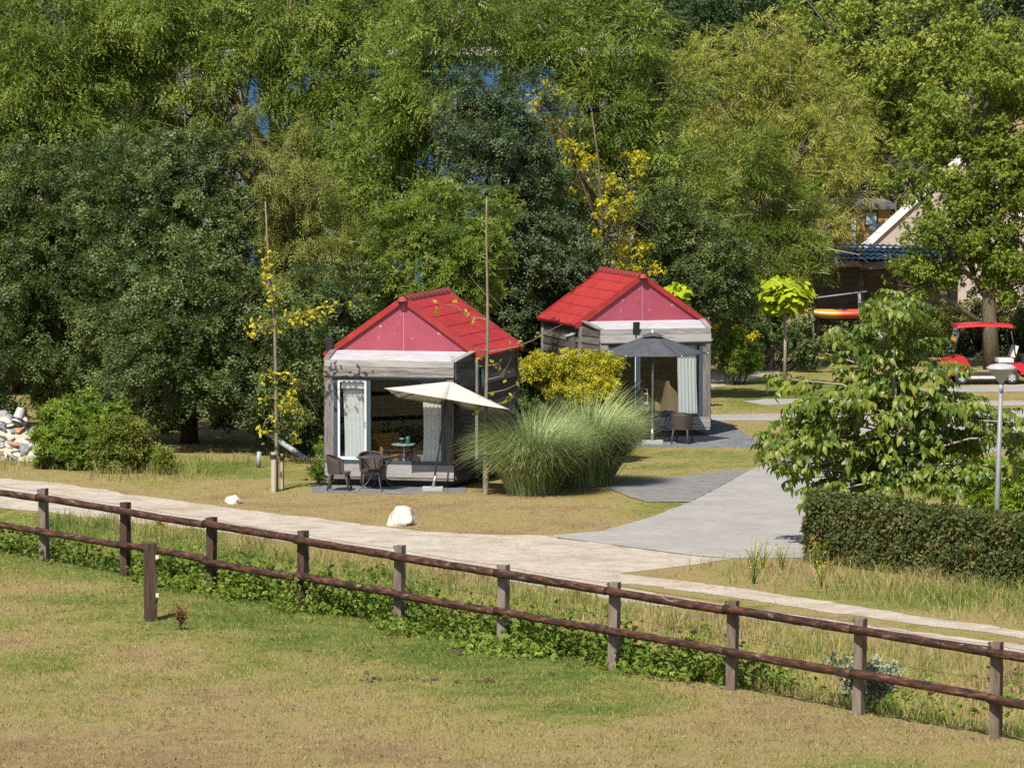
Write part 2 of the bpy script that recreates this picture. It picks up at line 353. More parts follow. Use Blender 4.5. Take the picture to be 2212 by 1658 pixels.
# -- the ground sheet
xs = np.array([-4000, -900, -250, -90, -45] + list(np.arange(-26, 26.1, 0.55)) + [45, 90, 250, 900, 4000], float)
ys = np.array([-600, -100, 10, 45] + list(np.arange(60, 200.1, 0.55)) + [230, 300, 500, 1200, 5000], float)
XX, YY = np.meshgrid(xs, ys); ZZ = hgt(XX, YY); GG = green(XX, np.clip(YY, 40, 400))
nx, ny = len(xs), len(ys); ii = np.arange(nx * ny).reshape(ny, nx)
q = np.stack([ii[:-1, :-1], ii[:-1, 1:], ii[1:, 1:], ii[1:, :-1]], -1).reshape(-1, 4)
me = fmesh('ground', np.stack([XX, YY, ZZ], -1).reshape(-1, 3), q, None, {'green': GG.ravel()}, smooth=True)
tag(obj('ground', me, M_GROUND), 'dry summer grassland with a shallow ditch behind the rail fence', 'ground', kind='structure')

def sheet(name, poly, z, mat, label, cat, jit=0.05, step=0.35, edge=0.0):
    """flat sheet with uneven edges; edge > 0 gives it a raised side"""
    pts = []; n = len(poly)
    for i in range(n):
        a, b = Vector((*poly[i], 0)), Vector((*poly[(i + 1) % n], 0)); k = max(1, int((b - a).length / step))
        for j in range(k):
            p = a.lerp(b, j / k)
            if jit: p += Vector((jit * float(vn(p.x, p.y, 1.1, 5)) + random.uniform(-jit, jit) * .2, 1.5 * jit * float(vn(p.x + 9, p.y, 2.6, 7)) + .4 * random.uniform(-jit, jit), 0))
            pts.append((p.x, p.y, z))
    mb = MB()
    if edge: mb.prism([(p[0], p[1], z - edge) for p in pts], (0, 0, edge))
    else: mb.add(pts, [tuple(range(len(pts)))])
    import bmesh
    me = mb.mesh(name); bm = bmesh.new(); bm.from_mesh(me)
    big = [f_ for f_ in bm.faces if len(f_.verts) > 4]; bmesh.ops.triangulate(bm, faces=big)
    bmesh.ops.recalc_face_normals(bm, faces=bm.faces)
    if not edge:
        for f_ in bm.faces:
            if f_.normal.z < 0: f_.normal_flip()
    bm.to_mesh(me); bm.free()
    return tag(obj(name, me, mat), label, cat, kind='structure')
sheet('gravel_track', POLYS['path'], 0.006, M_GRAVEL, 'pale limestone gravel track with two wheel ruts beside the fence', 'track', 0.09, 0.3)
sheet('paved_road', POLYS['road'], 0.012, M_ROAD, 'light grey block paved road curving past the cabins', 'road', 0.02)
sheet('parking_bay', POLYS['bay'], 0.018, M_BAY, 'darker grey block paved parking bay beside the pampas grass', 'pavement', 0.0)
for k, s_ in enumerate(['s0', 's1', 's2']):
    sheet('footpath', POLYS[s_], 0.008 + 0.001 * k, M_ROAD, ['narrow grey paved path from the road to the far cabin', 'thin pale paved path ending in the striped lawn', 'paved lane under the red golf cart'][k], 'path', 0.03)
sheet('gravel_yard', POLYS['g2'], 0.006, M_GRAV2, 'grey gravel yard behind the far cabin by the goldenrod', 'yard', 0.08)
sheet('patio', POLYS['p1'], 0.014, M_SLAB, 'dark grey slab patio under the white parasol', 'patio', 0.04, .4, 0.08)
sheet('patio', POLYS['p2'], 0.014, M_SLAB, 'grey slab patio under the dark grey parasol', 'patio', 0.0, 9, 0.08)

# -- grass blades
def leafgrass(name, stops, transl=0.2):
    t = NT(name); col = t.ramp(t.attr('green'), stops); t.fin(col, 0.7, 0, 0.15)
    tr = t.n('ShaderNodeBsdfTranslucent', {0: col}); t.set(t.out.inputs[0], t.n('ShaderNodeMixShader', {0: transl, 1: t.b.outputs[0], 2: tr.outputs[0]}).outputs[0]); return t.m
M_BLADE = leafgrass('grass_blades', [(0.0, (0.20, 0.135, 0.07)), (0.14, (0.32, 0.235, 0.115)), (0.30, (0.42, 0.33, 0.14)), (0.48, (0.27, 0.26, 0.07)), (0.72, (0.14, 0.19, 0.033)), (1.0, (0.065, 0.12, 0.018))])
def blades(name, n, region, hmin, hmax, wid, label, keepfn, per=3, lean=0.5, gadd=0.0, gjit=0.22, clump=0.03, seed=1, bent=False):
    g = np.random.default_rng(seed); x0, x1, y0, y1 = region
    x = g.uniform(x0, x1, n); y = g.uniform(y0, y1, n)
    px, py = proj(x, y, 0.0); ok = (px > -260) & (px < 2480) & (py < 1800); x, y = x[ok], y[ok]
    k = keepfn(x, y); ok = g.random(len(x)) < k; x, y, k = x[ok], y[ok], k[ok]
    m = len(x); gr = green(x, y) + gadd + g.normal(size=m) * gjit * 0.5
    x = np.repeat(x, per); y = np.repeat(y, per); gr = np.repeat(gr, per) + g.normal(size=m * per) * gjit; m = len(x)
    x = x + g.normal(size=m) * clump; y = y + g.normal(size=m) * clump; z = hgt(x, y) - 0.01
    hh = g.uniform(hmin, hmax, m) * (1 + 0.35 * vn(x, y, 2.0, 8)); th = g.uniform(0, 6.28, m); ww = wid * g.uniform(0.7, 1.4, m) * 0.5
    la = g.uniform(0, 6.28, m); ln = np.abs(g.normal(size=m)) * lean * hh
    b = np.stack([x, y, z], 1); s = np.stack([np.cos(th) * ww, np.sin(th) * ww, 0 * ww], 1)
    tip = b + np.stack([np.cos(la) * ln, np.sin(la) * ln, hh], 1)
    if bent:
        mid = b + np.stack([np.cos(la) * ln * .3, np.sin(la) * ln * .3, hh * .62], 1)
        V = np.stack([b - s, b + s, mid - s * .8, mid + s * .8, tip], 1).reshape(-1, 3); i = (np.arange(m) * 5)[:, None]
        qd = i + np.array([[0, 1, 3, 2]]); tr = i + np.array([[2, 3, 4]]); a = np.repeat(np.clip(gr, 0, 1), 5)
        me = fmesh(name, V, qd, tr, {'green': a})
    else:
        V = np.stack([b - s, b + s, tip], 1).reshape(-1, 3); a = np.repeat(np.clip(gr, 0, 1), 3)
        me = fmesh(name, V, None, np.arange(m * 3).reshape(-1, 3), {'green': a})
    return tag(obj(name, me, M_BLADE), label, 'grass', kind='stuff')
HARD = ['path', 'road', 'bay', 's0', 's1', 's2', 'g2', 'p1', 'p2']
def soft(x, y):
    h = np.zeros(len(x), bool)
    gx = np.random.default_rng(len(x)); xj = x + gx.normal(size=len(x)) * .12; yj = y + gx.normal(size=len(x)) * .28
    for k in HARD: h |= inpoly(xj, yj, POLYS[k])
    return ~h
def k_field(x, y):
    t = tfence(x, y); return np.where(t < 0.4, np.clip(0.45 + 0.5 * green(x, y) + 0.25 * vn(x, y, 1.6, 9), 0.12, 1), 0.0)
def k_lawn(x, y):
    t = tfence(x, y); px, py = proj(x, y, 0.0); s_ = soft(x, y)
    e = inpoly(x, y, POLYS['path']) & (vn(x * .6 + y * .35, y * .6 - x * .35, 1.6, 3) + 0.8 * vn(x, y, 0.7, 5) > .95 - .5 * sstep(700, 1300, px))
    return np.where(t > 3.2, np.where(s_, 0.75, np.where(e, 0.5, 0.0)), 0.0)
blades('paddock_grass', 270000, (-14, 12, 68, 106), 0.03, 0.085, 0.012, 'short dry paddock grass in front of the rail fence', k_field, 2, 0.9, gjit=0.34, seed=2)
blades('lawn_grass', 140000, (-16, 20, 84, 158), 0.025, 0.065, 0.016, 'dry mown lawn grass around the cabins and the track', k_lawn, 2, 0.8, seed=3)
def k_ditch(x, y):
    t = tfence(x, y); return np.where((t > 0.25) & soft(x, y), np.clip(0.2 + 0.8 * sstep(0.2, 0.8, t) * (1 - .75 * sstep(3.0, 4.6, t)) + 0.3 * vn(x, y, 1.3, 2), 0, 1) * (t < 5.2), 0.0)
blades('ditch_grass', 70000, (-14, 12, 72, 110), 0.08, 0.36, 0.010, 'long green and straw coloured grass in the ditch behind the fence', k_ditch, 4, 0.7, 0.03, 0.28, 0.07, seed=4, bent=True)
def k_tall(x, y):
    px, py = proj(x, y, 0.0)
    a = np.exp(-(((px - 2050) / 330) ** 2 + ((py - 1275 - 0.06 * (px - 2050)) / 30) ** 2)) * 1.2 + np.exp(-(((px - 2260) / 200) ** 2 + ((py - 1300) / 40) ** 2)) + 0.35 * np.exp(-(((px - 1700) / 170) ** 2 + ((py - 1225) / 16) ** 2))
    b = 0.9 * np.exp(-(((px - 330) / 130) ** 2 + ((py - 1022) / 16) ** 2)) + 0.9 * np.exp(-(((px - 60) / 120) ** 2 + ((py - 1005) / 10) ** 2)) + 0.8 * np.exp(-(((px - 1640) / 60) ** 2 + ((py - 785) / 14) ** 2)) + 0.4 * np.exp(-(((px - 560) / 140) ** 2 + ((py - 1000) / 10) ** 2))
    return np.where(soft(x, y) & (tfence(x, y) > 3.3), np.clip(a + b, 0, 1) * (a + b > 0.12), 0)
blades('tall_grass', 130000, (-16, 20, 84, 172), 0.08, 0.42, 0.010, 'tall straw coloured grass along hedge foot and shrub edges', k_tall, 4, 0.85, 0.08, 0.28, 0.08, seed=5, bent=True)

# -- dead leaves, clods and dung crumbs lying in the short grass
g = np.random.default_rng(41); n = 9000; x = g.uniform(-13, 11, n); y = g.uniform(69, 104, n); ok = (tfence(x, y) < .2) & (vn(x, y, 3.0, 4) + g.normal(size=n) * .7 > .2); x, y = x[ok], y[ok]; n = len(x)
V, q, t_ = spread(tmpl_of([kite(.06, .045, 0, 0, .012, 0, .012, .5)]), np.stack([x, y, hgt(x, y) + .012], 1), np.stack([g.normal(size=n), g.normal(size=n), g.normal(size=n) * .3], 1), np.stack([g.normal(size=n) * .4, g.normal(size=n) * .4, np.ones(n)], 1), g.uniform(.3, 1.05, n))
t = NT('dead_leaf'); M_LITTER = t.fin(t.ramp(t.attr('rnd'), [(.1, (.07, .042, .025)), (.5, (.13, .08, .042)), (.95, (.22, .15, .08))]), .9, 0, .1)
tag(obj('leaf_litter', fmesh('leaf_litter', V, q, t_, {'rnd': np.repeat(g.random(n), 4)}), M_LITTER), 'scattered brown leaves and clods in the paddock grass', 'leaf litter', kind='stuff')
# ------------------------------------------------------------------ the two cabins
M_GREYW = woodmat('weathered_larch', [(0.30, (0.05, 0.042, 0.038)), (0.50, (0.155, 0.142, 0.13)), (0.72, (0.27, 0.255, 0.24)), (0.95, (0.36, 0.345, 0.33))], (1.2, 14, 14), 2.6)
M_GREYV = woodmat('weathered_larch_upright', [(0.30, (0.045, 0.038, 0.034)), (0.50, (0.125, 0.112, 0.104)), (0.72, (0.21, 0.195, 0.185)), (0.95, (0.30, 0.285, 0.27))], (14, 14, 1.2), 2.6)
M_DARKW = woodmat('dark_stained_board', [(0.30, (0.020, 0.016, 0.014)), (0.50, (0.055, 0.046, 0.040)), (0.72, (0.12, 0.102, 0.092)), (0.95, (0.22, 0.20, 0.185))], (8, 1.2, 18), 2.4)
t = NT('white_roof_skin'); n_ = t.noise(t.coords((1, 3, 3)), 1.6, 6, 0.7); M_SKIN = t.fin(t.ramp(n_, [(0.3, (0.25, 0.25, 0.25)), (0.50, (0.38, 0.385, 0.395)), (0.8, (0.44, 0.45, 0.46))]), 0.55, 0, 0.3)
t = NT('red_tile_sheet'); n_ = t.noise(t.coords(), 2.4, 6, 0.7); n2 = t.noise(t.coords(), 30, 3, 0.7)
c = t.ramp(t.math('ADD', t.math('MULTIPLY', n_, 0.8), t.math('MULTIPLY', n2, 0.25)), [(0.30, (0.13, 0.016, 0.015)), (0.44, (0.225, 0.018, 0.018)), (0.6, (0.275, 0.024, 0.022)), (0.8, (0.34, 0.05, 0.042))]); M_RED = t.fin(c, 0.42, 0, 0.4)
t = NT('mossy_ridge'); n_ = t.noise(t.coords(), 7, 6, 0.75)
M_RIDGE = t.fin(t.ramp(n_, [(0.42, (0.26, 0.02, 0.02)), (0.55, (0.19, 0.03, 0.025)), (0.66, (0.12, 0.05, 0.035))]), 0.7)
t = NT('faded_pink_panel'); n_ = t.noise(t.coords(), 1.2, 4, 0.6); sp = t.noise(t.coords((1, 1, 1.2)), 9.0, 6, 0.62, 0.4); sp2 = t.noise(t.coords((1, 1, 1)), 1.7, 2, 0.5)
c = t.ramp(n_, [(0.3, (0.235, 0.038, 0.062)), (0.7, (0.285, 0.058, 0.085))])
chip = t.math('MULTIPLY', t.ramp(sp, [(0.625, (0, 0, 0)), (0.645, (1, 1, 1))]), t.ramp(sp2, [(0.52, (0, 0, 0)), (0.60, (1, 1, 1))]))
M_PINK = t.fin(t.mix(chip, c, (0.50, 0.36, 0.32)), 0.5, 0, 0.3)
M_SEAM = plain('pale_joint_strip', (.34, .22, .21), .6)
M_FRAME = plain('slate_window_frame', (0.035, 0.055, 0.072), 0.45, 0, 0.1)
M_WHITE = plain('white_paint', (0.60, 0.60, 0.585), 0.5, 0, 0.06)
M_LINING = plain('interior_lining', (0.10, 0.08, 0.065), 0.8, 0, 0.1); M_FLOORW = plain('interior_floor', (0.10, 0.07, 0.05), 0.5, 0, 0.2)
M_BLACK = plain('black_plastic', (0.02, 0.02, 0.022), 0.5); M_STEEL = plain('brushed_steel', (0.5, 0.5, 0.5), 0.35, 0.9, 0.1); M_DKMETAL = plain('dark_powder_coat', (0.055, 0.057, 0.062), 0.45, 0.3)
t = NT('window_glass'); gl = t.n('ShaderNodeBsdfGlossy', {0: (0.95, 0.98, 1, 1), 'Roughness': 0.006}); tp = t.n('ShaderNodeBsdfTransparent', {0: (0.985, 0.99, 0.99, 1)})
fr = t.n('ShaderNodeFresnel', {'IOR': 1.5}); fm = t.math('ADD', t.math('MULTIPLY', fr.outputs[0], 0.55), 0.0)
t.set(t.out.inputs[0], t.n('ShaderNodeMixShader', {0: fm, 1: tp.outputs[0], 2: gl.outputs[0]}).outputs[0]); M_GLASS = t.m
t = NT('curtain_cloth'); cc_ = (0.70, 0.75, 0.73); t.fin(cc_, 0.9, 0, 0.1); tr = t.n('ShaderNodeBsdfTranslucent', {0: (*cc_, 1)}); t.set(t.out.inputs[0], t.n('ShaderNodeMixShader', {0: 0.12, 1: t.b.outputs[0], 2: tr.outputs[0]}).outputs[0]); M_CURTAIN = t.m

YB, WF, WB, WM, RW, DEP = 1.3, 1.63, 1.80, 1.83, 1.97, 3.85     # bay depth, half widths: bay front, bay back, main wall, roof; main depth
ZB, ZF, ZK, ZE, ZR = 0.18, 3.06, 3.24, 3.12, 4.50              # bay bottom, bay roof front, bay roof back, eave, ridge
def side_boards(root, s, x_of, y0, y1, z_top, n=13, seed=0):
    g = random.Random(seed); zt = z_top; hb = 0.232
    for k in range(n):
        z0 = ZB + 0.02 + k * 0.222; z1 = min(z0 + hb + 0.012, zt(y0), zt(y1)) if k == n - 1 else z0 + hb + 0.012
        ja, jb = g.uniform(-.012, .012), g.uniform(-.012, .012)
        def X(y, o): return s * (x_of(y) + o)
        za, zb = min(z1 + ja, zt(y0) - .004), min(z1 + jb, zt(y1) - .004)
        if min(za, zb) < z0 + 0.05: continue
        lo, hi, th = 0.045, 0.018, 0.022
        p = [(X(y0, lo), y0, z0 + ja), (X(y1, lo), y1, z0 + jb), (X(y1, lo - th), y1, z0 + jb), (X(y0, lo - th), y0, z0 + ja),
             (X(y0, hi), y0, za), (X(y1, hi), y1, zb), (X(y1, hi - th), y1, zb), (X(y0, hi - th), y0, za)]
        if s < 0: p = [p[i] for i in (3, 2, 1, 0, 7, 6, 5, 4)]
        MB().hexa(p).build('board', M_DARKW, root)
def roof_row(s, r0, r1, lift):
    """one row of tile-shaped sheet on a slope: r0 (upper) .. r1 (lower) along the slope, waves along the depth"""
    nw = 19; m = nw * 6; ya, yb = YB - 0.05, YB + DEP + 0.06; L = math.hypot(RW, ZR - ZE); ux, uz = RW / L, -(ZR - ZE) / L; nxx, nz = -uz, ux
    mb = MB(); rows = [(r0 - 0.02, 0.004), ((r0 + r1) / 2, 0.014), (r1, 0.020), (r1 + 0.004, -0.008)]
    def pt(i, j):
        y = ya + (yb - ya) * i; a = i * nw * 2 * math.pi; rr, hh = rows[j]
        w = 0.055 * (0.5 + 0.5 * math.cos(a)) ** 0.7; rr2 = rr + (0.04 * math.cos(a) if j >= 2 else 0)
        hh = (hh + w if j < 3 else hh) + lift
        return (s * (ux * rr2 + nxx * hh), y, ZR + uz * rr2 + nz * hh)
    n = len(rows)
    vs = [pt(i / m, j) for j in range(n) for i in range(m + 1)]
    fs = [(j * (m + 1) + i, j * (m + 1) + i + 1, (j + 1) * (m + 1) + i + 1, (j + 1) * (m + 1) + i) for j in range(n - 1) for i in range(m)]
    if s > 0: fs = [f_[::-1] for f_ in fs]
    return mb.add(vs, fs)
def cabin(label, loc, rz, sc, seed, sash_open):
    g = random.Random(seed); root = thing('holiday_cabin', label, 'cabin', loc, rz, 'red roofed holiday cabins', None, sc)
    # walls behind the boards, floor, interior
    xb = lambda y: WF + (WB - WF) * y / YB
    zt_bay = lambda y: ZF + (ZK - ZF) * y / YB - 0.03
    wm = MB()
    for s in (-1, 1):
        wm.hexa([(s * (WF - .09), 0.06, ZB), (s * (WB - .09), YB, ZB), (s * (WB - .01), YB, ZB), (s * (WF - .01), 0.06, ZB), (s * (WF - .09), 0.06, zt_bay(0.06)), (s * (WB - .09), YB, zt_bay(YB)), (s * (WB - .01), YB, zt_bay(YB)), (s * (WF - .01), 0.06, zt_bay(.06))])
        wm.box(min(s * (WM - .1), s * WM), max(s * (WM - .1), s * WM), YB + .004, YB + DEP, ZB, ZE - .02)
    wm.box(-WM + .1, WM - .1, YB + DEP - .1, YB + DEP, ZB, ZE)
    wm.add([(-WM, YB + DEP - .05, ZE), (WM, YB + DEP - .05, ZE), (0, YB + DEP - .05, ZR - .06)], [(0, 1, 2)])
    wm.build('wall', M_LINING, root)
    MB().prism([(-WF + .1, .1, ZB + .02), (WF - .1, .1, ZB + .02), (WB - .1, YB, ZB + .02), (WM - .1, YB + DEP - .1, ZB + .02), (-WM + .1, YB + DEP - .1, ZB + .02), (-WB + .1, YB, ZB + .02)], (0, 0, 0.07)).build('floor', M_FLOORW, root)
    MB().box(-WM + .1, WM - .1, YB + .1, YB + DEP - .1, ZE - .06, ZE - .03).build('interior_ceiling', M_LINING, root)
    MB().box(-1.35, 1.35, 0.35, YB + DEP - .3, 0.0, ZB + .018).build('plinth', M_BLACK, root)
    for s in (-1, 1):
        side_boards(root, s, xb, 0.035, YB - 0.07, zt_bay, 13, seed + 3 + s)
        side_boards(root, s, lambda y: WM, YB + 0.06, YB + DEP - 0.06, lambda y: ZE - 0.0, 13, seed + 9 + s)
        for yy in (YB - .03, YB + DEP):
            MB().box(min(s * (WM - .06), s * (WM + .07)), max(s * (WM - .06), s * (WM + .07)), yy - .045, yy + .05, ZB - .03, ZE - .01).build('corner_post', M_GREYV, root)
    MB().box(-WM + .06, WM - .06, YB + DEP + .004, YB + DEP + .03, ZB, ZE).build('back_boarding', M_DARKW, root)
    # front face of the bay
    f0, f1 = -0.03, 0.03
    for x0, x1 in ((-WF, -1.40), (1.40, WF)): MB().box(x0, x1, f0, f1, 0.56, 2.72).build('front_post', M_GREYV, root)
    MB().box(-WF, WF, f0 - .004, f1, ZB + .07, 0.556).build('front_beam', M_GREYW, root)
    MB().box(-WF + .01, WF - .01, f0 + .012, f1, ZB, ZB + .066).build('front_beam', M_GREYW, root)
    MB().hexa([(-WF - .01, -.075, 2.70), (WF + .01, -.075, 2.70), (WF + .01, f1, 2.70), (-WF - .01, f1, 2.70), (-WF - .01, -.05, 2.925), (WF + .01, -.05, 2.925), (WF + .01, f1, 2.925), (-WF - .01, f1, 2.925)]).build('front_beam', M_GREYW, root)
    MB().hexa([(-WF, -.055, 2.93), (WF, -.055, 2.93), (WF, f1, 2.93), (-WF, f1, 2.93), (-WF, -.035, ZF + .02), (WF, -.035, ZF + .02), (WF, f1, ZF + .02), (-WF, f1, ZF + .02)]).build('front_beam', M_GREYW, root)
    MB().hexa([(-WF + .02, .034, ZF - .05), (WF - .02, .034, ZF - .05), (WB - .02, YB - .004, ZK - .05), (-WB + .02, YB - .004, ZK - .05), (-WF + .02, .034, ZF), (WF - .02, .034, ZF), (WB - .02, YB - .004, ZK), (-WB + .02, YB - .004, ZK)]).build('bay_roof', M_SKIN, root)
    for s in (-1, 1):
        p = [(s * (WF - .10), .034, ZF + .004), (s * (WF + .05), .034, ZF + .004), (s * (WB + .05), YB - .05, ZK + .004), (s * (WB - .10), YB - .05, ZK + .004)]
        MB().prism(p if s > 0 else p[::-1], (0, 0, 0.03)).build('edge_trim', M_GREYW, root)
    # window
    fx0, fx1, fz0, fz1, th = -1.396, 1.396, 0.56, 2.70, 0.085
    for a, b, c_, d_ in ((fx0, fx0 + th, fz0, fz1), (fx1 - th, fx1, fz0, fz1), (fx0 + th, fx1 - th, fz1 - th, fz1), (fx0 + th, fx1 - th, fz0, fz0 + th), (-0.56, -0.46, fz0 + th, fz1 - th)):
        MB().box(a, b, -0.034, 0.05, c_, d_).build('window_frame', M_FRAME, root)
    MB().box(fx0 - .05, fx1 + .05, -0.10, -0.036, 2.672, 2.696).build('drip_rail', M_FRAME, root)
    a0, a1, b0, b1 = fx0 + th + .012, -0.572, fz0 + th + .012, fz1 - th - .012
    if not sash_open:
        sash = MB()
        for a, b, c_, d_ in ((a0, a0 + .05, b0, b1), (a1 - .05, a1, b0, b1), (a0 + .05, a1 - .05, b1 - .055, b1), (a0 + .05, a1 - .05, b0, b0 + .07)): sash.box(a, b, -0.022, 0.03, c_, d_)
        sash.build('door_sash', M_WHITE, root)
        MB().box(a0 + .052, a1 - .052, 0.0, 0.012, b0 + .072, b1 - .057).build('glass_pane', M_GLASS, root)
        MB().box(a0 + .08, a1 - .08, 0.05, 0.10, b1 - .22, b1 - .08).build('roller_blind', M_WHITE, root)
    else:
        sash = MB()
        for a, b, c_, d_ in ((a0, a0 + .03, b0, b1), (a1 - .05, a1, b0, b1), (a0 + .03, a1 - .05, b1 - .03, b1), (a0 + .03, a1 - .05, b0, b0 + .05)): sash.box(a, b, -0.022, 0.03, c_, d_)
        sash.build('door_sash', M_FRAME, root)
        MB().box(a1 - .04, a1 - .02, -.03, -.024, b0, b1).build('sash_trim', M_WHITE, root)
        MB().box(a0 + .032, a1 - .052, 0.0, 0.012, b0 + .052, b1 - .032).build('glass_pane', M_GLASS, root)
    MB().box(-0.458, fx1 - th - .002, 0.004, 0.016, fz0 + th + .002, fz1 - th - .002).build('glass_pane', M_GLASS, root)
    MB().box(a1 - .045, a1 - .025, -.055, -.023, 1.45, 1.60).build('door_handle', M_STEEL, root)
    # gable and roof
    za = ZE + .12
    for s in (-1, 1):
        p = [(s * .006, YB - .006, ZK - .02), (s * (RW - .17), YB - .006, ZK - .02), (s * .006, YB - .006, ZR - .05)]
        MB().prism(p if s > 0 else p[::-1], (0, .03, 0)).build('gable_panel', M_PINK, root)
    MB().box(-.006, .006, YB - .012, YB - .0062, ZK - .02, ZR - .12).build('seam_strip', M_SEAM, root)
    L = math.hypot(RW, ZR - ZE); ux, uz = RW / L, (ZR - ZE) / L
    for s in (-1, 1):
        deck = MB().hexa([(s * 0.0, YB - .03, ZR - .05), (s * (RW - .02), YB - .03, ZE - .05 + .014), (s * (RW - .02), YB + DEP + .04, ZE - .05 + .014), (s * 0.0, YB + DEP + .04, ZR - .05), (s * 0.0, YB - .03, ZR - .005), (s * (RW - .02), YB - .03, ZE + .009), (s * (RW - .02), YB + DEP + .04, ZE + .009), (s * 0.0, YB + DEP + .04, ZR - .005)])
        dk = deck.build('roof_slope', M_DARKW, root)
        nr = 6; step = (L - 0.02) / nr
        for k in range(nr): roof_row(s, k * step + .03, (k + 1) * step + .035, 0.002).build('tile_row', M_RED, dk, 'auto')
        for y0, y1 in ((YB - .085, YB + .06), (YB + DEP - .04, YB + DEP + .085)):        # folded verge flashing
            q_ = lambda r_, h_: (s * (ux * r_ + uz * h_), ZR - uz * r_ + ux * h_)
            A, B_, C_, D_ = q_(-.02, -.065), q_(L + .05, -.065), q_(L + .05, .075), q_(-.02, .075)
            MB().hexa([(A[0], y0, A[1]), (B_[0], y0, B_[1]), (B_[0], y1, B_[1]), (A[0], y1, A[1]), (D_[0], y0, D_[1]), (C_[0], y0, C_[1]), (C_[0], y1, C_[1]), (D_[0], y1, D_[1])]).build('verge_flashing', M_RED, root)
    nrg = 10; y = YB - .12
    for k in range(nrg):
        yl = (DEP + .24) / nrg
        mb = MB(); mb.grid(lambda u, w: ((0.15 + .012 * (1 - w)) * math.cos(math.pi * u), y + (yl + .03) * w, ZR - .03 + (0.125 + .012 * (1 - w)) * math.sin(math.pi * u)), 10, 1)
        mb.build('ridge_tile', M_RIDGE, root, True); y += yl
    MB().lathe([(0.0, .13), (.10, .10), (.13, 0)], 12, (0, YB - .10, ZR - .04)).build('ridge_end', M_RIDGE, root, True)
    return root
CAB1 = cabin('red roofed cabin with pink gable behind the white tilted parasol', G(839.5, 1040.5, ZB) + Vector((0, .55, -ZB)), R(-14.5), 1.02, 1, False)
CAB2 = cabin('red roofed cabin with pink gable behind the grey hexagonal parasol', G(1417, 935, ZB) + Vector((0, .85, -ZB)), R(15.5), 0.985, 2, True)
def inside(cab, x, y, z=0.0):
    return Matrix.Translation(cab.location) @ Matrix.Rotation(cab.rotation_euler.z, 4, 'Z') @ Matrix.Scale(cab.scale.x, 4) @ Vector((x, y, z))

def curtain(cab, x0, x1, y, label, seed, z0=0.32, z1=2.58):
    g = random.Random(seed); ph = [g.uniform(0, 6.28) for _ in range(3)]; cab_o = inside(cab, (x0 + x1) / 2, y, z0)
    wd = x1 - x0; nf = wd / 0.105
    def fn(u, w): 
        a = u * nf * 6.28
        return ((u - .5) * wd * (1 - .05 * math.sin(w * 3)) + .02 * math.sin(w * 4 + ph[0]),   .013 * math.sin(a + .5 * math.sin(w * 2 + ph[1])) + .004 * math.sin(a * 2.3 + ph[2] + w), w * (z1 - z0))
    mb = MB(); mb.grid(fn, int(nf * 8), 6)
    o = mb.build('curtain', M_CURTAIN, None, True, cab_o, (0, 0, cab.rotation_euler.z)); sm = o.modifiers.new('s', 'SOLIDIFY'); sm.thickness = .004
    return tag(o, label, 'curtain', 'pale cabin curtains')
curtain(CAB1, -1.20, -0.66, 0.16, 'pale curtain behind narrow white sash of the near cabin', 1)
curtain(CAB1, 0.78, 1.30, 0.18, 'pale curtain with parasol shadow beside large pane of the near cabin', 2)
curtain(CAB2, 0.72, 1.30, 0.18, 'pale curtain beside large pane behind the grey parasol', 3)

M_WALLP = plain('small_glass_table', (0.45, 0.62, 0.60), 0.3); M_TAN = plain('tan_upholstery', (0.36, 0.27, 0.15), 0.9, 0, 0.1, 20); M_OCHRE = plain('ochre_upholstery', (0.42, 0.22, 0.06), 0.9, 0, 0.1, 20)
fl = ZB + .09
def inner_table(cab, x, y):
    t_ = thing('side_table', 'small pale green table standing inside the near cabin', 'table', inside(cab, x, y, fl), cab.rotation_euler.z)
    MB().prism([(.31 * math.cos(a * math.pi / 4 + .4), .31 * math.sin(a * math.pi / 4 + .4), .70) for a in range(8)], (0, 0, .03)).build('tabletop', M_WALLP, t_)
    MB().tube([(0, 0, .0), (0, 0, .70)], .03, 10).build('pedestal', M_WALLP, t_, True)
    MB().lathe([(0, .0), (.22, 0), (.22, .02), (.03, .05), (0, .05)], 16).build('foot', M_WALLP, t_, True)
    p = thing('drinking_glass', 'green glass on the small table inside the near cabin', 'glass', inside(cab, x + .10, y, fl + .73))
    MB().lathe([(0, 0), (.05, 0), (.062, .17), (.055, .17), (.045, .01), (0, .01)], 14).build('bowl', plain('green_glass', (.03, .22, .12), .2), p, True)
    b = thing('candle_jar', 'dark candle jar on the small table inside the near cabin', 'jar', inside(cab, x - .06, y + .03, fl + .73))
    MB().lathe([(0, 0), (.06, 0), (.06, .10), (0, .10)], 14).build('jar_body', M_BLACK, b, 'auto'); MB().lathe([(.064, .102), (.064, .12), (0, .12)], 14).build('lid', M_WHITE, b, 'auto')
inner_table(CAB1, 0.10, 0.95)
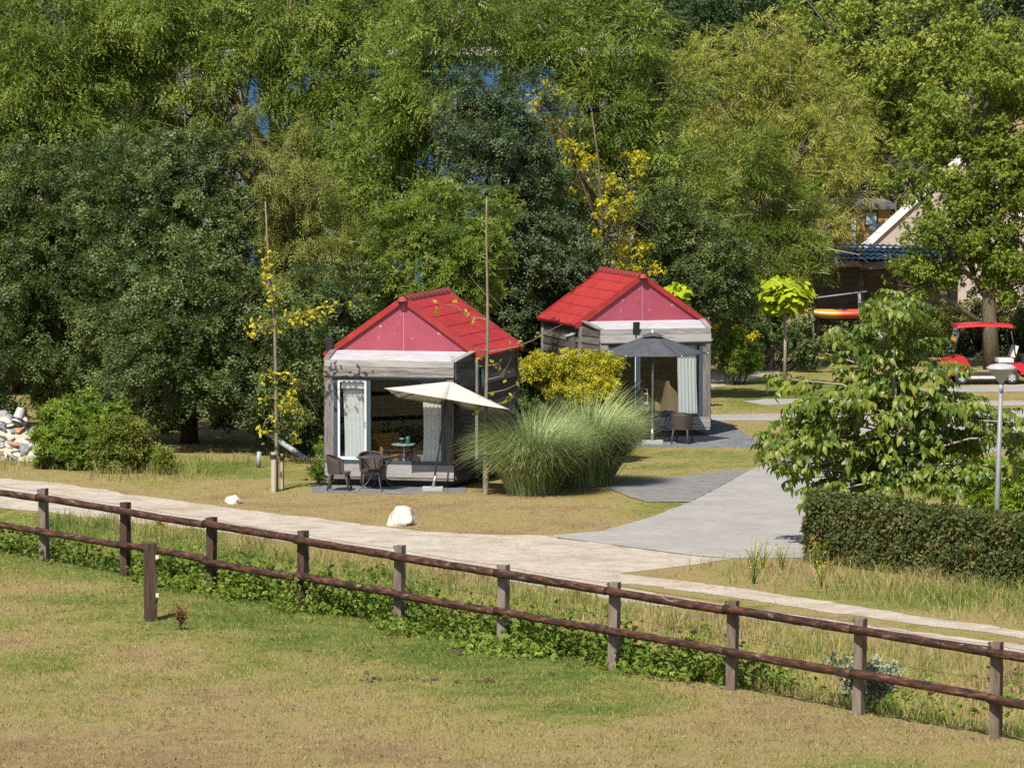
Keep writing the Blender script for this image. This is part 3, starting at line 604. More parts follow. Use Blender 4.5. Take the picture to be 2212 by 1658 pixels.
def armchair(cab, x, y, rz, label, mat, hb=.95):
    t_ = thing('armchair', label, 'armchair', inside(cab, x, y, fl), cab.rotation_euler.z + rz, 'armchairs inside the cabins')
    MB().box(-.33, .33, -.32, .30, .18, .42).build('seat', mat, t_)
    MB().hexa([(-.30, .20, .42), (.30, .20, .42), (.30, .34, .42), (-.30, .34, .42), (-.36, .32, hb), (.36, .32, hb), (.36, .42, hb), (-.36, .42, hb)]).build('backrest', mat, t_)
    for s in (-1, 1):
        MB().hexa([(s * .33, -.28, .2), (s * .40, -.28, .2), (s * .40, .36, .2), (s * .33, .36, .2), (s * .33, -.24, .58), (s * .41, -.24, .58), (s * .43, .42, hb - .03), (s * .37, .42, hb - .03)]).build('armrest', mat, t_)
        for yy in (-.27, .27): MB().tube([(s * .28, yy, 0), (s * .28, yy, .18)], .02, 6).build('leg', M_BLACK, t_)
armchair(CAB1, -.38, 1.5, R(40), 'ochre armchair deep inside the near cabin left of the small table', M_OCHRE, .92)
armchair(CAB1, .62, 1.6, R(-30), 'tan armchair deep inside the near cabin right of the small table', M_TAN, .92)
armchair(CAB2, .34, 1.35, R(70), 'tan armchair inside the cabin behind the grey parasol, further from the curtain', M_TAN, 1.0)
armchair(CAB2, .86, 1.0, R(100), 'taller tan armchair beside curtain inside the cabin behind the grey parasol', M_TAN, 1.25)
ln = thing('lantern', 'white lantern with wire handle inside the far cabin window', 'lantern', inside(CAB2, -.22, 0.32, fl))
MB().tube([(0, 0, 0), (0, 0, .52)], .025, 8).build('stand', M_DKMETAL, ln); MB().box(-.09, .09, -.09, .09, .52, .70).build('lantern_base', M_WHITE, ln)
for s in (-1, 1):
    for r_ in (-1, 1): MB().box(s * .08 - .008, s * .08 + .008, r_ * .08 - .008, r_ * .08 + .008, .70, .92).build('upright', M_WHITE, ln)
MB().box(-.09, .09, -.09, .09, .92, .95).build('lantern_top', M_WHITE, ln); MB().tube([(-.07, 0, .95), (-.07, 0, 1.05), (0, 0, 1.09), (.07, 0, 1.05), (.07, 0, .95)], .008, 6).build('handle', M_WHITE, ln)

# small fittings on the cabins
def spot(cab, x, y, z, label):
    t_ = thing('flood_lamp', label, 'lamp', inside(cab, x, y, z), cab.rotation_euler.z, 'small flood lamps on the cabins')
    MB().hexa([(-.09, -.05, 0), (.09, -.05, 0), (.09, 0, .02), (-.09, 0, .02), (-.09, -.11, .30), (.09, -.11, .30), (.09, -.05, .32), (-.09, -.05, .32)]).build('housing', M_BLACK, t_)
    MB().box(-.02, .02, -.03, .03, -.14, .02).build('bracket', M_DKMETAL, t_)
spot(CAB1, -WM - .02, YB - .12, ZE + .10, 'black flood lamp at left eave corner of the near cabin')
spot(CAB2, -.60, -.04, ZF - .10, 'black flood lamp on front beam above the grey parasol')
bx_ = thing('bird_box', 'weathered wooden bird box on dark side wall of the far cabin', 'bird box', inside(CAB2, -WM - .06, YB + .45, 2.36), CAB2.rotation_euler.z + R(-90))
MB().box(-.13, .13, -.20, 0, 0, .42).build('box_body', M_GREYV, bx_); MB().hexa([(-.16, -.26, .42), (.16, -.26, .42), (.16, .0, .50), (-.16, .0, .50), (-.16, -.26, .445), (.16, -.26, .445), (.16, 0, .525), (-.16, 0, .525)]).build('lid', M_GREYW, bx_)
MB().lathe([(0, 0), (.022, 0)], 12).build('entrance_hole', M_BLACK, bx_, False, (0, -.2006, .27), (R(90), 0, 0)); MB().box(-.03, .03, -.025, 0, -.45, 0).build('mounting_batten', M_GREYV, bx_)
pq = thing('wall_plaque', 'small teal oval plaque on dark side wall of the near cabin', 'plaque', inside(CAB1, WM + .075, YB + .32, 2.35), CAB1.rotation_euler.z)
MB().prism([(0, .11 * math.cos(a), .24 + .24 * math.sin(a)) for a in np.linspace(0, 6.283, 17)[:-1]], (.02, 0, 0)).build('board', plain('teal_paint', (.03, .30, .30), .5, 0, .2), pq)
MB().prism([(.0205, .07 * math.cos(a), .14 + .09 * math.sin(a)) for a in np.linspace(0, 6.283, 13)[:-1]], (.006, 0, 0)).build('painted_patch', plain('green_paint', (.22, .36, .06), .5), pq)
# ------------------------------------------------------------------ patio furniture
t = NT('wicker'); v = t.coords(); wv = t.n('ShaderNodeTexWave', {'Vector': v, 'Scale': 14.0, 'Distortion': 1.2, 'Detail': 2.0}, bands_direction='DIAGONAL'); wv2 = t.n('ShaderNodeTexWave', {'Vector': v, 'Scale': 22.0, 'Distortion': 0.6}, bands_direction='Z')
f = t.math('MULTIPLY', wv.outputs['Fac'], wv2.outputs['Fac']); t.bump(f, 0.6, 0.01)
M_WICKER = t.fin(t.ramp(f, [(0.1, (0.028, 0.020, 0.017)), (0.6, (0.10, 0.078, 0.068)), (1.0, (0.17, 0.14, 0.12))]), 0.55, 0, 0.35)
PZ = 0.016
def rattan_chair(label, px, py, face):
    p = G(px, py, PZ); t_ = thing('wicker_chair', label, 'chair', p, face, 'brown wicker patio chairs')
    MB().prism([(-.20, -.25, .40), (.20, -.25, .40), (.25, -.18, .40), (.25, .12, .40), (.17, .24, .40), (-.17, .24, .40), (-.25, .12, .40), (-.25, -.18, .40)], (0, 0, .06)).build('seat', M_WICKER, t_)
    mb = MB(); n, m = 22, 5
    def shell(off):
        def fn(u, w):
            a = (u - .5) * 2; th = a * R(108); rim = .86 - .16 * abs(a) ** 2.2; z = .40 + (rim - .40) * w; r = .255 + off + .035 * w
            return (math.sin(th) * r, math.cos(th) * (r + .0) - .0 + .03 * w, z)
        return fn
    mb.grid(shell(0.02), n, m); mb.grid(shell(-.015), n, m); k = (n + 1) * (m + 1)
    mb.f += [(m * (n + 1) + i, m * (n + 1) + i + 1, k + m * (n + 1) + i + 1, k + m * (n + 1) + i) for i in range(n)]
    mb.f += [(j * (n + 1) + e, (j + 1) * (n + 1) + e, k + (j + 1) * (n + 1) + e, k + j * (n + 1) + e) for j in range(m) for e in (0, n)]
    mb.build('backrest', M_WICKER, t_, True)
    MB().tube([shell(.0025)(i / 22, 1.0) for i in range(23)], .024, 7).build('top_rim', M_WICKER, t_, True)
    for sx, sy in ((-1, -1), (1, -1), (-1, 1), (1, 1)):
        lg = MB().tube([(sx * .19, sy * .19, .41), (sx * .215, sy * .225, .2), (sx * .235, sy * .27, .015)], [.034, .028, .022], 8).build('leg', M_WICKER, t_, True)
        MB().tube([(sx * .2355, sy * .271, .016), (sx * .2358, sy * .272, 0)], .02, 8).build('foot_cap', M_STEEL, lg)
    return t_
rattan_chair('brown wicker chair seen side on by the near cabin post', 733, 1058.5, R(84))
rattan_chair('brown wicker chair behind the metal table at the near cabin window', 801, 1052, R(8))
rattan_chair('brown wicker chair with its back to the lawn under grey parasol', 1473, 957.5, R(163))
rattan_chair('brown wicker chair half hidden by pampas grass under grey parasol', 1392, 953, R(75))
def metal_table(label, px, py, h, rz):
    t_ = thing('metal_table', label, 'table', G(px, py, PZ), rz, 'grey metal patio tables')
    MB().box(-.37, .37, -.37, .37, h - .012, h).build('tabletop', M_DKMETAL, t_)
    rim = MB()
    for a in ((-.385, .385, -.385, -.37), (-.385, .385, .37, .385), (-.385, -.37, -.3695, .3695), (.37, .385, -.3695, .3695)): rim.box(*a, h - .03, h + .004)
    rim.build('rim', M_DKMETAL, t_)
    for sx, sy in ((-1, -1), (1, -1), (-1, 1), (1, 1)):
        MB().tube([(sx * k, sy * k, z) for k, z in ((.30, h - .014), (.27, h - .06), (.18, h - .2), (.105, h * .55), (.11, h * .42), (.19, h * .2), (.30, .04), (.335, 0.004))], .014, 7).build('leg', M_DKMETAL, t_, True)
    MB().tube([(.115 * math.cos(a), .115 * math.sin(a), h * .5) for a in np.linspace(0, 6.28, 17)], .009, 6, False).build('leg_ring', M_DKMETAL, t_, True)
    return t_
metal_table('grey square metal table between wicker chairs at the near cabin', 815, 1057.5, 0.82, R(-30))
metal_table('grey square metal table behind the grey parasol pole', 1429, 951.5, 0.80, R(15))

t = NT('cream_canvas'); n_ = t.noise(t.coords(), 5, 5); cl_ = t.ramp(n_, [(.3, (.56, .53, .47)), (.7, (.66, .63, .57))]); t.fin(cl_, .9, 0, .1); tr = t.n('ShaderNodeBsdfTranslucent', {0: cl_}); t.set(t.out.inputs[0], t.n('ShaderNodeMixShader', {0: .35, 1: t.b.outputs[0], 2: tr.outputs[0]}).outputs[0]); M_CREAM = t.m
t = NT('slate_canvas'); n_ = t.noise(t.coords(), 5, 5); cl_ = t.ramp(n_, [(.3, (.065, .068, .078)), (.7, (.095, .098, .108))]); t.fin(cl_, .85, 0, .2); tr = t.n('ShaderNodeBsdfTranslucent', {0: cl_}); t.set(t.out.inputs[0], t.n('ShaderNodeMixShader', {0: .2, 1: t.b.outputs[0], 2: tr.outputs[0]}).outputs[0]); M_SLATE = t.m
M_BASE = plain('grey_granite_base', (.32, .31, .30), .8, 0, .3, 60, .2)
def canopy_mesh(rim, apex, sag=.05, n=6, r0=0.0):
    """panels between rib tips, each slightly hollow; rim is a closed list of rib tips"""
    mb = MB(); k = len(rim)
    for i in range(k):
        a, b = Vector(rim[i]), Vector(rim[(i + 1) % k]); A = Vector(apex)
        def fn(u, w):
            w2 = r0 + (1 - r0) * w; e = a.lerp(b, u); p = A.lerp(e, w2)
            return p + Vector((0, 0, -sag * 4 * u * (1 - u) * w2 * .7 - .18 * sag * math.sin(w2 * math.pi))) + (A.lerp((a + b) / 2, .5) - e) * (.06 * 4 * u * (1 - u) * w2 ** 3)
        mb.grid(fn, 6, n)
    return mb
# the white one, leaning and tilted
ub = G(936, 1058, PZ); u1 = thing('patio_parasol', 'white tilted rectangular parasol in front of the near cabin', 'parasol', ub)
loc = lambda p: Vector(p) - ub
NL, NR = loc(P(829, 838, 116.0)), loc(P(1101, 884, 115.6)); dv = Vector((.30, 1.75, -.36)); FL, FR = NL + dv, NR + dv
ap = loc(P(973.5, 823, 116.75)); jt = loc(P(961, 873, 116.85))
tips = [NL, (NL + NR) / 2, NR, (NR + FR) / 2, FR, (FL + FR) / 2, FL, (NL + FL) / 2]
o = canopy_mesh(tips[::-1], ap, .03).build('canopy', M_CREAM, u1, True); md = o.modifiers.new('s', 'SOLIDIFY'); md.thickness = .005
for tp in tips:
    rb = MB().tube([ap + Vector((0, 0, -.05)), tp + Vector((0, 0, -.03))], .010, 6).build('rib', M_BLACK, u1)
    MB().tube([jt.lerp(ap, .3), (ap * .45 + tp * .55) + Vector((0, 0, -.035))], .008, 6).build('strut', M_BLACK, rb)
MB().tube([(-.015, 0, .06), jt * .55, jt], .026, 10).build('pole', M_DKMETAL, u1, True)
MB().tube([jt, jt.lerp(ap, .35), ap], [.03, .026, .022], 10).build('tilt_joint', M_BLACK, u1, True)
MB().tube([jt * .62, jt * .62 + Vector((-.02, -.06, 0)), jt * .62 + Vector((-.06, -.09, -.04))], .012, 6).build('crank', M_STEEL, u1, True)
MB().tube([(-.02, 0, .06), jt * .17], .034, 10).build('base_sleeve', M_STEEL, u1, True)
MB().box(-.27, .23, -.24, .24, 0, .075).build('base_slab', M_BASE, u1)
# the dark grey one
ub = G(1408.5, 957, PZ); u2 = thing('patio_parasol', 'dark grey hexagonal parasol standing upright before the far cabin', 'parasol', ub)
rim = [(1.52 * math.cos(R(a)), 1.52 * math.sin(R(a)), 2.47) for a in range(0, 360, 60)]
o = canopy_mesh(rim, (0, 0, 3.02), .03, 7, .16).build('canopy', M_SLATE, u2, True); o.modifiers.new('s', 'SOLIDIFY').thickness = .005
o2 = canopy_mesh([(.36 * math.cos(R(a)), .36 * math.sin(R(a)), 2.935) for a in range(0, 360, 60)], (0, 0, 3.07), -.03, 3).build('vent_cap', M_SLATE, u2, True); o2.modifiers.new('s', 'SOLIDIFY').thickness = .004
for q_ in rim:
    q_ = Vector(q_); rb = MB().tube([(0, 0, 2.98), q_ + Vector((0, 0, -.02))], .010, 6).build('rib', M_BLACK, u2)
    MB().tube([(0, 0, 2.45), q_ * .5 + Vector((0, 0, 1.49))], .008, 6).build('strut', M_BLACK, rb); MB().lathe([(0, -.03), (.018, -.02), (.018, .02), (0, .03)], 8, q_).build('rib_tip', M_STEEL, rb, True)
MB().tube([(0, 0, .06), (0, 0, 3.05)], .025, 10).build('pole', M_STEEL, u2, True); MB().lathe([(.026, 2.38), (.05, 2.40), (.05, 2.50), (.026, 2.52)], 12).build('runner', M_STEEL, u2, 'auto')
MB().lathe([(0, 3.14), (.03, 3.12), (.035, 3.09), (.07, 3.065), (.07, 3.05)], 12).build('finial', M_STEEL, u2, True); MB().tube([(0, 0, .06), (0, 0, .40)], .033, 10).build('base_sleeve', M_STEEL, u2, True)
MB().box(-.29, .29, -.26, .26, 0, .08).build('base_slab', M_BASE, u2)

# ------------------------------------------------------------------ the rail fence
t = NT('peeling_brown_log'); v = t.coords((.5, .5, 3.0)); r_ = t.rand(); w = t.n('ShaderNodeVectorMath', operation='ADD'); t.set(w.inputs[0], t.coords((7.0, 7.0, 1.5))); t.set(w.inputs[1], t.n('ShaderNodeCombineXYZ', {0: t.math('MULTIPLY', r_, 40.), 1: 3., 2: t.math('MULTIPLY', r_, 23.)}).outputs[0])
a_ = t.noise(w.outputs[0], 2.2, 7, .62, .5); b_ = t.noise(w.outputs[0], 1.0, 4, .6, .8); c_ = t.noise(w.outputs[0], 11, 4, .7)
col = t.ramp(a_, [(.34, (.012, .008, .009)), (.46, (.038, .016, .011)), (.58, (.088, .034, .019)), (.72, (.17, .095, .055))])
bare = t.ramp(t.math('ADD', t.math('MULTIPLY', b_, .8), t.math('MULTIPLY', c_, .2)), [(.60, (0, 0, 0)), (.68, (1, 1, 1))])
col = t.mix(bare, col, t.ramp(c_, [(.35, (.11, .085, .07)), (.65, (.26, .23, .205))])); t.bump(t.math('ADD', a_, t.math('MULTIPLY', c_, .5)), .6, .02); M_LOG = t.fin(col, .6, 0, .3)
M_POST = woodmat('weathered_square_post', [(.30, (.028, .014, .010)), (.48, (.078, .048, .034)), (.70, (.15, .115, .09)), (.95, (.24, .20, .17))], (9, 9, .9), 2.4, .85, .35)
fence = thing('paddock_fence', 'brown two rail log fence on square posts along the paddock', 'fence', (0, 0, 0))
pm = [MB().hexa([(-.085, -.085, -.62), (.085, -.085, -.62), (.085, .085, -.62), (-.085, .085, -.62), (-.082, -.082, 1.36), (.084, -.08, 1.365), (.08, .084, 1.375), (-.084, .08, 1.37)]).mesh('post'), MB().hexa([(-.09, -.08, -.62), (.08, -.085, -.62), (.085, .08, -.62), (-.085, .085, -.62), (-.086, -.08, 1.355), (.078, -.082, 1.36), (.082, .084, 1.365), (-.08, .086, 1.36)]).mesh('post')]
for m_ in pm: m_.materials.append(M_POST)
ins = MB(); ins.tube([(-.085, 0, 0), (-.14, 0, .0), (-.165, 0, .03), (-.14, 0, .055), (-.115, 0, .04)], .016, 6); ins_me = ins.mesh('insulator', True); ins_me.materials.append(M_BLACK)
fang = math.atan2(FU.y, FU.x); posts = []
for k in range(-2, 12):
    c = FA + FD * k; posts.append(c)
    lx = random.uniform(-.02, .02); o = obj('post', pm[k % 2], None, fence, (c.x, c.y, random.uniform(-.03, .03)), (random.uniform(-.012, .012), lx, fang + R(28) + random.uniform(-.12, .12)))
    for zz in (1.29, .72): obj('insulator', ins_me, None, o, (0, -.02, zz), (0, 0, R(-28) + .2))
for k in range(len(posts) - 1):
    for zc, rr in ((1.20, .080), (.475, .078)):
        a, b = posts[k], posts[k + 1]; mid = (a + b) / 2 - FN * .155; n = 14; L = (b - a).length
        ra, rb_ = rr * random.uniform(.9, 1.06), rr * random.uniform(.9, 1.06); bow = random.uniform(-.015, .015); tw = random.uniform(0, 6)
        zoff = random.uniform(-.025, .025)
        pts = [Vector((0.005 * math.sin(i * .9 + tw), bow * math.sin(math.pi * i / n) + .003 * math.sin(i * 1.7 + tw), (i / n - .5) * (L - .006))) for i in range(n + 1)]
        rad = [(ra + (rb_ - ra) * i / n) * (1 + .03 * math.sin(i * .8 + tw) + random.uniform(-.012, .012)) for i in range(n + 1)]
        o = MB().tube(pts, rad, 12, True, .012).build('rail', M_LOG, fence, True)
        o.rotation_euler = Vector((b - a)).to_track_quat('Z', 'Y').to_euler(); o.location = (mid.x, mid.y, zc + zoff)
for zz in (1.315, .745):
    pts = []
    for k in range(len(posts) - 1):
        a, b = posts[k], posts[k + 1]
        for j in range(6): p = a.lerp(b, j / 6) - FU * .14; pts.append((p.x, p.y, zz - .03 * math.sin(math.pi * j / 6)))
    MB().tube(pts, .0035, 4).build('wire', M_DKMETAL, fence)
ws = FA + FD * 1.42 - FU * .0; wsn = thing('fence_sign', 'small yellow warning plate hanging from the fence wire', 'sign', (ws.x, ws.y, 1.0), fang + R(20))
MB().box(-.085, .085, -.004, .004, 0, .085).build('plate', plain('yellow_plate', (.52, .40, .05), .5), wsn)
MB().prism([(-.012, -.0045, .012), (.010, -.0045, .042), (-.002, -.0045, .044), (.014, -.0045, .074), (-.012, -.0045, .046), (.002, -.0045, .043)], (0, -.002, 0)).build('bolt_symbol', M_BLACK, wsn)
MB().tube([(0, 0, .085), (0, 0, .30)], .003, 4).build('hanger', M_DKMETAL, wsn)
pl = G(325.5, 1340, -.2); fp = thing('lone_post', 'single weathered square post standing free in the paddock grass', 'post', pl, R(20))
o = MB().hexa([(-.11, -.10, -.5), (.11, -.10, -.5), (.11, .10, -.5), (-.11, .10, -.5), (-.10, -.095, 1.5), (.10, -.09, 1.51), (.10, .10, 1.525), (-.10, .095, 1.515)]).build('post', M_POST, fp)
for zz in (1.22, .48):
    i_ = MB().tube([(.09, -.10, zz - .10), (.09, -.13, zz - .06), (.09, -.14, zz)], .022, 7).build('gate_insulator', M_BLACK, fp, True); MB().box(.065, .115, -.155, -.13, zz - .01, zz + .07).build('insulator_plate', M_WHITE, i_)

# ------------------------------------------------------------------ boulders, dung, rubble, pipes
t = NT('pale_boulder'); v = t.coords(); a_ = t.noise(v, 4, 7, .7); b_ = t.noise(v, 16, 4, .7); t.bump(a_, .8, .05)
M_BOULDER = t.fin(t.ramp(t.math('ADD', t.math('MULTIPLY', a_, .75), t.math('MULTIPLY', b_, .3)), [(.33, (.16, .13, .10)), (.45, (.42, .375, .31)), (.62, (.58, .54, .47))]), .9, 0, .2)
M_GRAVW = M_BOULDER
def boulder(label, px, py, rx, ry, rz, seed, rot):
    o = obj('boulder', rock(rx, ry, rz, seed, .3, 4), M_BOULDER, None, G(px, py, -.04), (0, 0, rot)); return tag(o, label, 'boulder', 'white boulders on the lawn edge')
boulder('low rounded white boulder on dry grass beside the staked ginkgo', 503, 1090, .25, .28, .20, 4, .3)
boulder('large angular white boulder with dark streaks at the track edge', 868, 1136, .46, .40, .36, 21, 1.0)
M_DUNG = plain('horse_dung', (.075, .045, .028), .95, 0, .5, 25, .6)
for i, (zx, zy, w) in enumerate([(450, 915, .26), (470, 988, .20), (765, 902, .24), (480, 1060, .15), (500, 1102, .25), (715, 1092, .38), (850, 1097, .18), (895, 1087, .12), (1150, 1094, .40), (1235, 1085, .2), (1410, 1137, .14), (1055, 938, .13), (1030, 925, .24), (145, 915, .12), (1605, 1050, .16), (1715, 1040, .14)]):
    px, py = (zx / 1.7015 + 1000) * .6142, (zy / 1.7015 + 1750) * .6142; p = G(px, py, -.2); d_ = thing('dung_pile', 'small dark brown horse dung pile on the paddock', 'dung', (p.x, p.y, hz(p.x, p.y) - .005), 0, 'dung piles in the paddock grass')
    for j in range(max(3, int(w * 22))):
        s_ = random.uniform(.03, .055); obj('dropping', rock(s_, s_, s_ * .9, i * 31 + j, .3, 1), M_DUNG, d_, (random.gauss(0, w * .35), random.gauss(0, w * .5), random.uniform(-.01, .03)))
M_RUB = [plain('concrete_chunk', (.28, .265, .245), .95, 0, .3, 9, .4), plain('pale_rubble', (.44, .40, .33), .95, 0, .25, 9, .4), plain('slate_chunk', (.16, .18, .20), .8, 0, .3, 9, .3), plain('brick_chunk', (.36, .17, .10), .95, 0, .3, 9, .4), plain('sand_mound', (.42, .36, .27), .95, 0, .25, 5, .6)]
rc = G(20, 992, 0); heap = thing('rubble_heap', 'heap of pale stones, slabs and sand by the laurel bush', 'rubble heap', rc)
mm = MB(); mm.grid(lambda u, w: ((u - .5) * 4.2, w * 3.0 - .6, max(-.06, 1.15 * math.exp(-((u - .42) / .30) ** 2 - ((w - .62) / .33) ** 2) - .08 + .06 * math.sin(u * 23) * math.sin(w * 17))), 30, 20); mm.build('mound', M_RUB[4], heap, True)
for i in range(140):
    u, w = random.gauss(.50, .22), random.uniform(.12, .75)
    z = max(0, 1.15 * math.exp(-((u - .42) / .30) ** 2 - ((w - .62) / .33) ** 2) - .10); s_ = random.uniform(.06, .20)
    obj('stone', rock(s_ * 1.3, s_, s_ * random.uniform(.3, .8), i, .3, 2), M_RUB[random.choices([0, 1, 2, 3], [6, 6, 4, 1])[0]], heap, ((u - .5) * 4.2, w * 3 - .6, z), (random.gauss(0, .45), random.gauss(0, .45), random.uniform(0, 6)))
bk = thing('plastic_pail', 'overturned grey plastic pail on top of the rubble heap', 'pail', rc + Vector((.12, .75, .92))); bk.rotation_euler = (R(-20), R(18), 0)
M_PAIL = plain('grey_pail', (.36, .35, .32), .6); MB().lathe([(.15, 0), (.15, .05), (.145, .05), (.115, .40), (0, .40)], 18).build('pail_body', M_PAIL, bk, 'auto'); MB().lathe([(.155, .06), (.165, .07), (.165, .10), (.155, .11)], 18).build('rim_band', M_DKMETAL, bk, 'auto')
M_PIPE = plain('pale_pvc_pipe', (.24, .27, .27), .5, 0, .1)
a, b = P(524, 898, 128.0), G(662, 992, .06); o = tag(MB().tube([a - b, (0, 0, 0)], .075, 12).build('drain_pipe', M_PIPE, None, True, b), 'pale plastic pipe leaning under the dark tree', 'pipe')
p = G(558, 1010, 0); o = tag(MB().tube([(0, 0, 0), (.02, 0, .42)], .06, 12).build('pipe_stub', M_PIPE, None, True, p), 'short upright pipe stub at the foot of the dark tree', 'pipe')

# ------------------------------------------------------------------ street lamp and golf cart
lp = G(2151.5, 1205, 0); L_ = thing('street_lamp', 'grey street lamp with conical glass head beside the clipped hedge', 'street lamp', lp)
M_GALV = plain('galvanised_steel', (.20, .21, .22), .6, .2, .1); dl = lp.y; sc_ = dl / F; zt = 3.0
ztop = P(2160, 790, dl).z; zc = P(2160, 826, dl).z; M_LCAP = plain('lamp_cap_grey', (.33, .33, .35), .5)
MB().tube([(0, 0, 0), (.01, 0, 1.3), (.07, 0, zc - .12)], [.062, .055, .045], 12).build('pole', M_GALV, L_, True)
xo = .075; MB().tube([(xo, 0, zc - .22), (xo, 0, zc + .02)], .05, 12).build('collar', M_LCAP, L_, True)
t = NT('frosted_lamp_glass'); t.fin((.42, .42, .40), .25, 0, .5); M_LG = t.m
MB().lathe([(.055, zc), (.14, zc + .12), (.27, zc + .27), (.285, zc + .30)], 24, (xo, 0, 0)).build('glass_cone', M_LG, L_, True)
MB().lathe([(.315, zc + .295), (.32, zc + .325), (.24, zc + .375), (.10, zc + .405), (0, zc + .41)], 24, (xo, 0, 0)).build('cap', M_LCAP, L_, True)

cp = G(2184, 830, 0) + Vector((0, 0.0, .012)); cart = thing('golf_cart', 'red golf cart with red roof parked on the lane by the hedge', 'golf cart', cp, R(4))
t = NT('red_car_paint'); t.fin((.42, .012, .022), .35, 0, .5); t.b.inputs['Coat Weight'].default_value = .5; M_CART = t.m
M_TYRE = plain('tyre_rubber', (.025, .025, .026), .85); M_ALLOY = plain('alloy_rim', (.55, .55, .56), .35, .6); M_SEAT = plain('cream_seat', (.62, .58, .50), .6)
for wx in (0, -1.62):
    for wy in (0, 1.0):
        w_ = MB().lathe([(.13, .09), (.19, .10), (.225, .085), (.23, 0), (.225, -.085), (.19, -.10), (.13, -.09), (.13, .09)], 24).build('wheel', M_TYRE, cart, True, (wx, wy, .23), (R(90), 0, 0))
        MB().lathe([(0, .05), (.05, .055), (.06, .03), (.125, .03), (.135, .092)], 20).build('rim', M_ALLOY, w_, 'auto')
        for a in range(5): MB().box(-.014, .014, .045, .125, .032, .062).build('spoke', M_ALLOY, w_, False, None, (0, 0, a * 6.283 / 5))
rear = [(-.52, .28), (-.52, .58), (-.30, .66), (.30, .70), (.46, .58), (.48, .32), (.30, .30), (.26, .42), (.12, .49), (-.12, .49), (-.26, .42), (-.30, .28)]
MB().prism([(x, -.12, z) for x, z in rear], (0, 1.24, 0)).build('rear_body', M_CART, cart)
front = [(-2.20, .30), (-2.24, .52), (-2.10, .78), (-1.72, .92), (-1.55, .90), (-1.36, .62), (-1.33, .30), (-1.36, .28), (-1.40, .42), (-1.52, .49), (-1.74, .49), (-1.86, .42), (-1.92, .28)]
MB().prism([(x, -.10, z) for x, z in front], (0, 1.2, 0)).build('front_cowl', M_CART, cart)
MB().box(-1.34, -.50, -.10, 1.10, .24, .32).build('floor_pan', M_TYRE, cart); MB().box(-1.34, -.50, -.135, -.104, .20, .27).build('side_sill', M_WHITE, cart)
MB().box(-.42, .06, -.04, 1.04, .70, .82).build('seat', M_SEAT, cart)
for y0 in (-.02, .54): MB().hexa([(.04, y0, .86), (.12, y0, .86), (.12, y0 + .46, .86), (.04, y0 + .46, .86), (.16, y0 + .03, 1.22), (.23, y0 + .03, 1.22), (.23, y0 + .43, 1.22), (.16, y0 + .03 + .40, 1.22)]).build('seat_back', M_SEAT, cart)
MB().box(-.40, .40, -.06, 1.06, .7, .702).build('seat_deck', M_TYRE, cart)
def roofz(x): return 1.905 - .05 * ((x + .90) / .9) ** 2
rf = MB(); n = 14
rf.v = [(x, y, roofz(x) + dz + (-.035 if y in (-.16, 1.16) else 0)) for x in np.linspace(-1.80, .02, n + 1) for y, dz in ((-.16, 0), (-.08, .05), (.5, .075), (1.08, .05), (1.16, 0), (1.08, -.04), (-.08, -.04))]
rf.f = [(i * 7 + j, i * 7 + (j + 1) % 7, (i + 1) * 7 + (j + 1) % 7, (i + 1) * 7 + j) for i in range(n) for j in range(7)] + [tuple(range(7)), tuple(range(n * 7, n * 7 + 7))[::-1]]
rf.build('roof', M_CART, cart, 'auto')
for y in (-.05, 1.05):
    MB().tube([(-1.92, y, .84), (-1.70, y, 1.84)], .022, 8).build('roof_strut', M_BLACK, cart, True); MB().tube([(.16, y, .70), (-.06, y, 1.86)], .022, 8).build('roof_strut', M_BLACK, cart, True)
MB().hexa([(-1.93, -.03, .90), (-1.92, -.03, .90), (-1.92, 1.03, .90), (-1.93, 1.03, .90), (-1.73, -.03, 1.82), (-1.72, -.03, 1.82), (-1.72, 1.03, 1.82), (-1.73, 1.03, 1.82)]).build('windscreen', M_GLASS, cart)
MB().tube([(-1.40 + .0, .25, .62), (-1.02, .25, .95)], .02, 8).build('steering_column', M_BLACK, cart, True)
MB().tube([(-1.02 + .09 * math.cos(a), .25 + .17 * math.sin(a), .95 + .13 * math.cos(a) * 1.0) for a in np.linspace(0, 6.283, 21)], .014, 6, False).build('steering_wheel', M_BLACK, cart, True)
box_ = MB(); box_.box(.36, 1.25, -.10, 1.10, .66, .70); [box_.box(*b_) for b_ in ((.36, 1.25, -.12, -.101, .66, .92), (.36, 1.25, 1.101, 1.12, .66, .92), (.34, .359, -.12, 1.12, .66, .95), (1.251, 1.27, -.12, 1.12, .66, .92))]; box_.build('cargo_box', M_BLACK, cart)
MB().box(.44, 1.2, .0, 1.0, .20, .66).build('cargo_subframe', M_TYRE, cart)
bg_ = thing('soft_bag', 'pink laundry bag in the cargo box of the golf cart', 'bag', cp + Vector((.78, .40, .70)))
me_ = rock(.30, .26, .42, 8, .4, 3, .2); o = obj('bag_body', me_, plain('pink_cloth', (.50, .20, .24), .9, 0, .2), bg_); o.data.polygons.foreach_set('use_smooth', [True] * len(o.data.polygons))
MB().tube([(-.05, 0, .36), (0, 0, .42), (.06, 0, .36)], .03, 8).build('bag_knot', plain('pink_cloth_knot', (.50, .22, .26), .9), bg_, True)
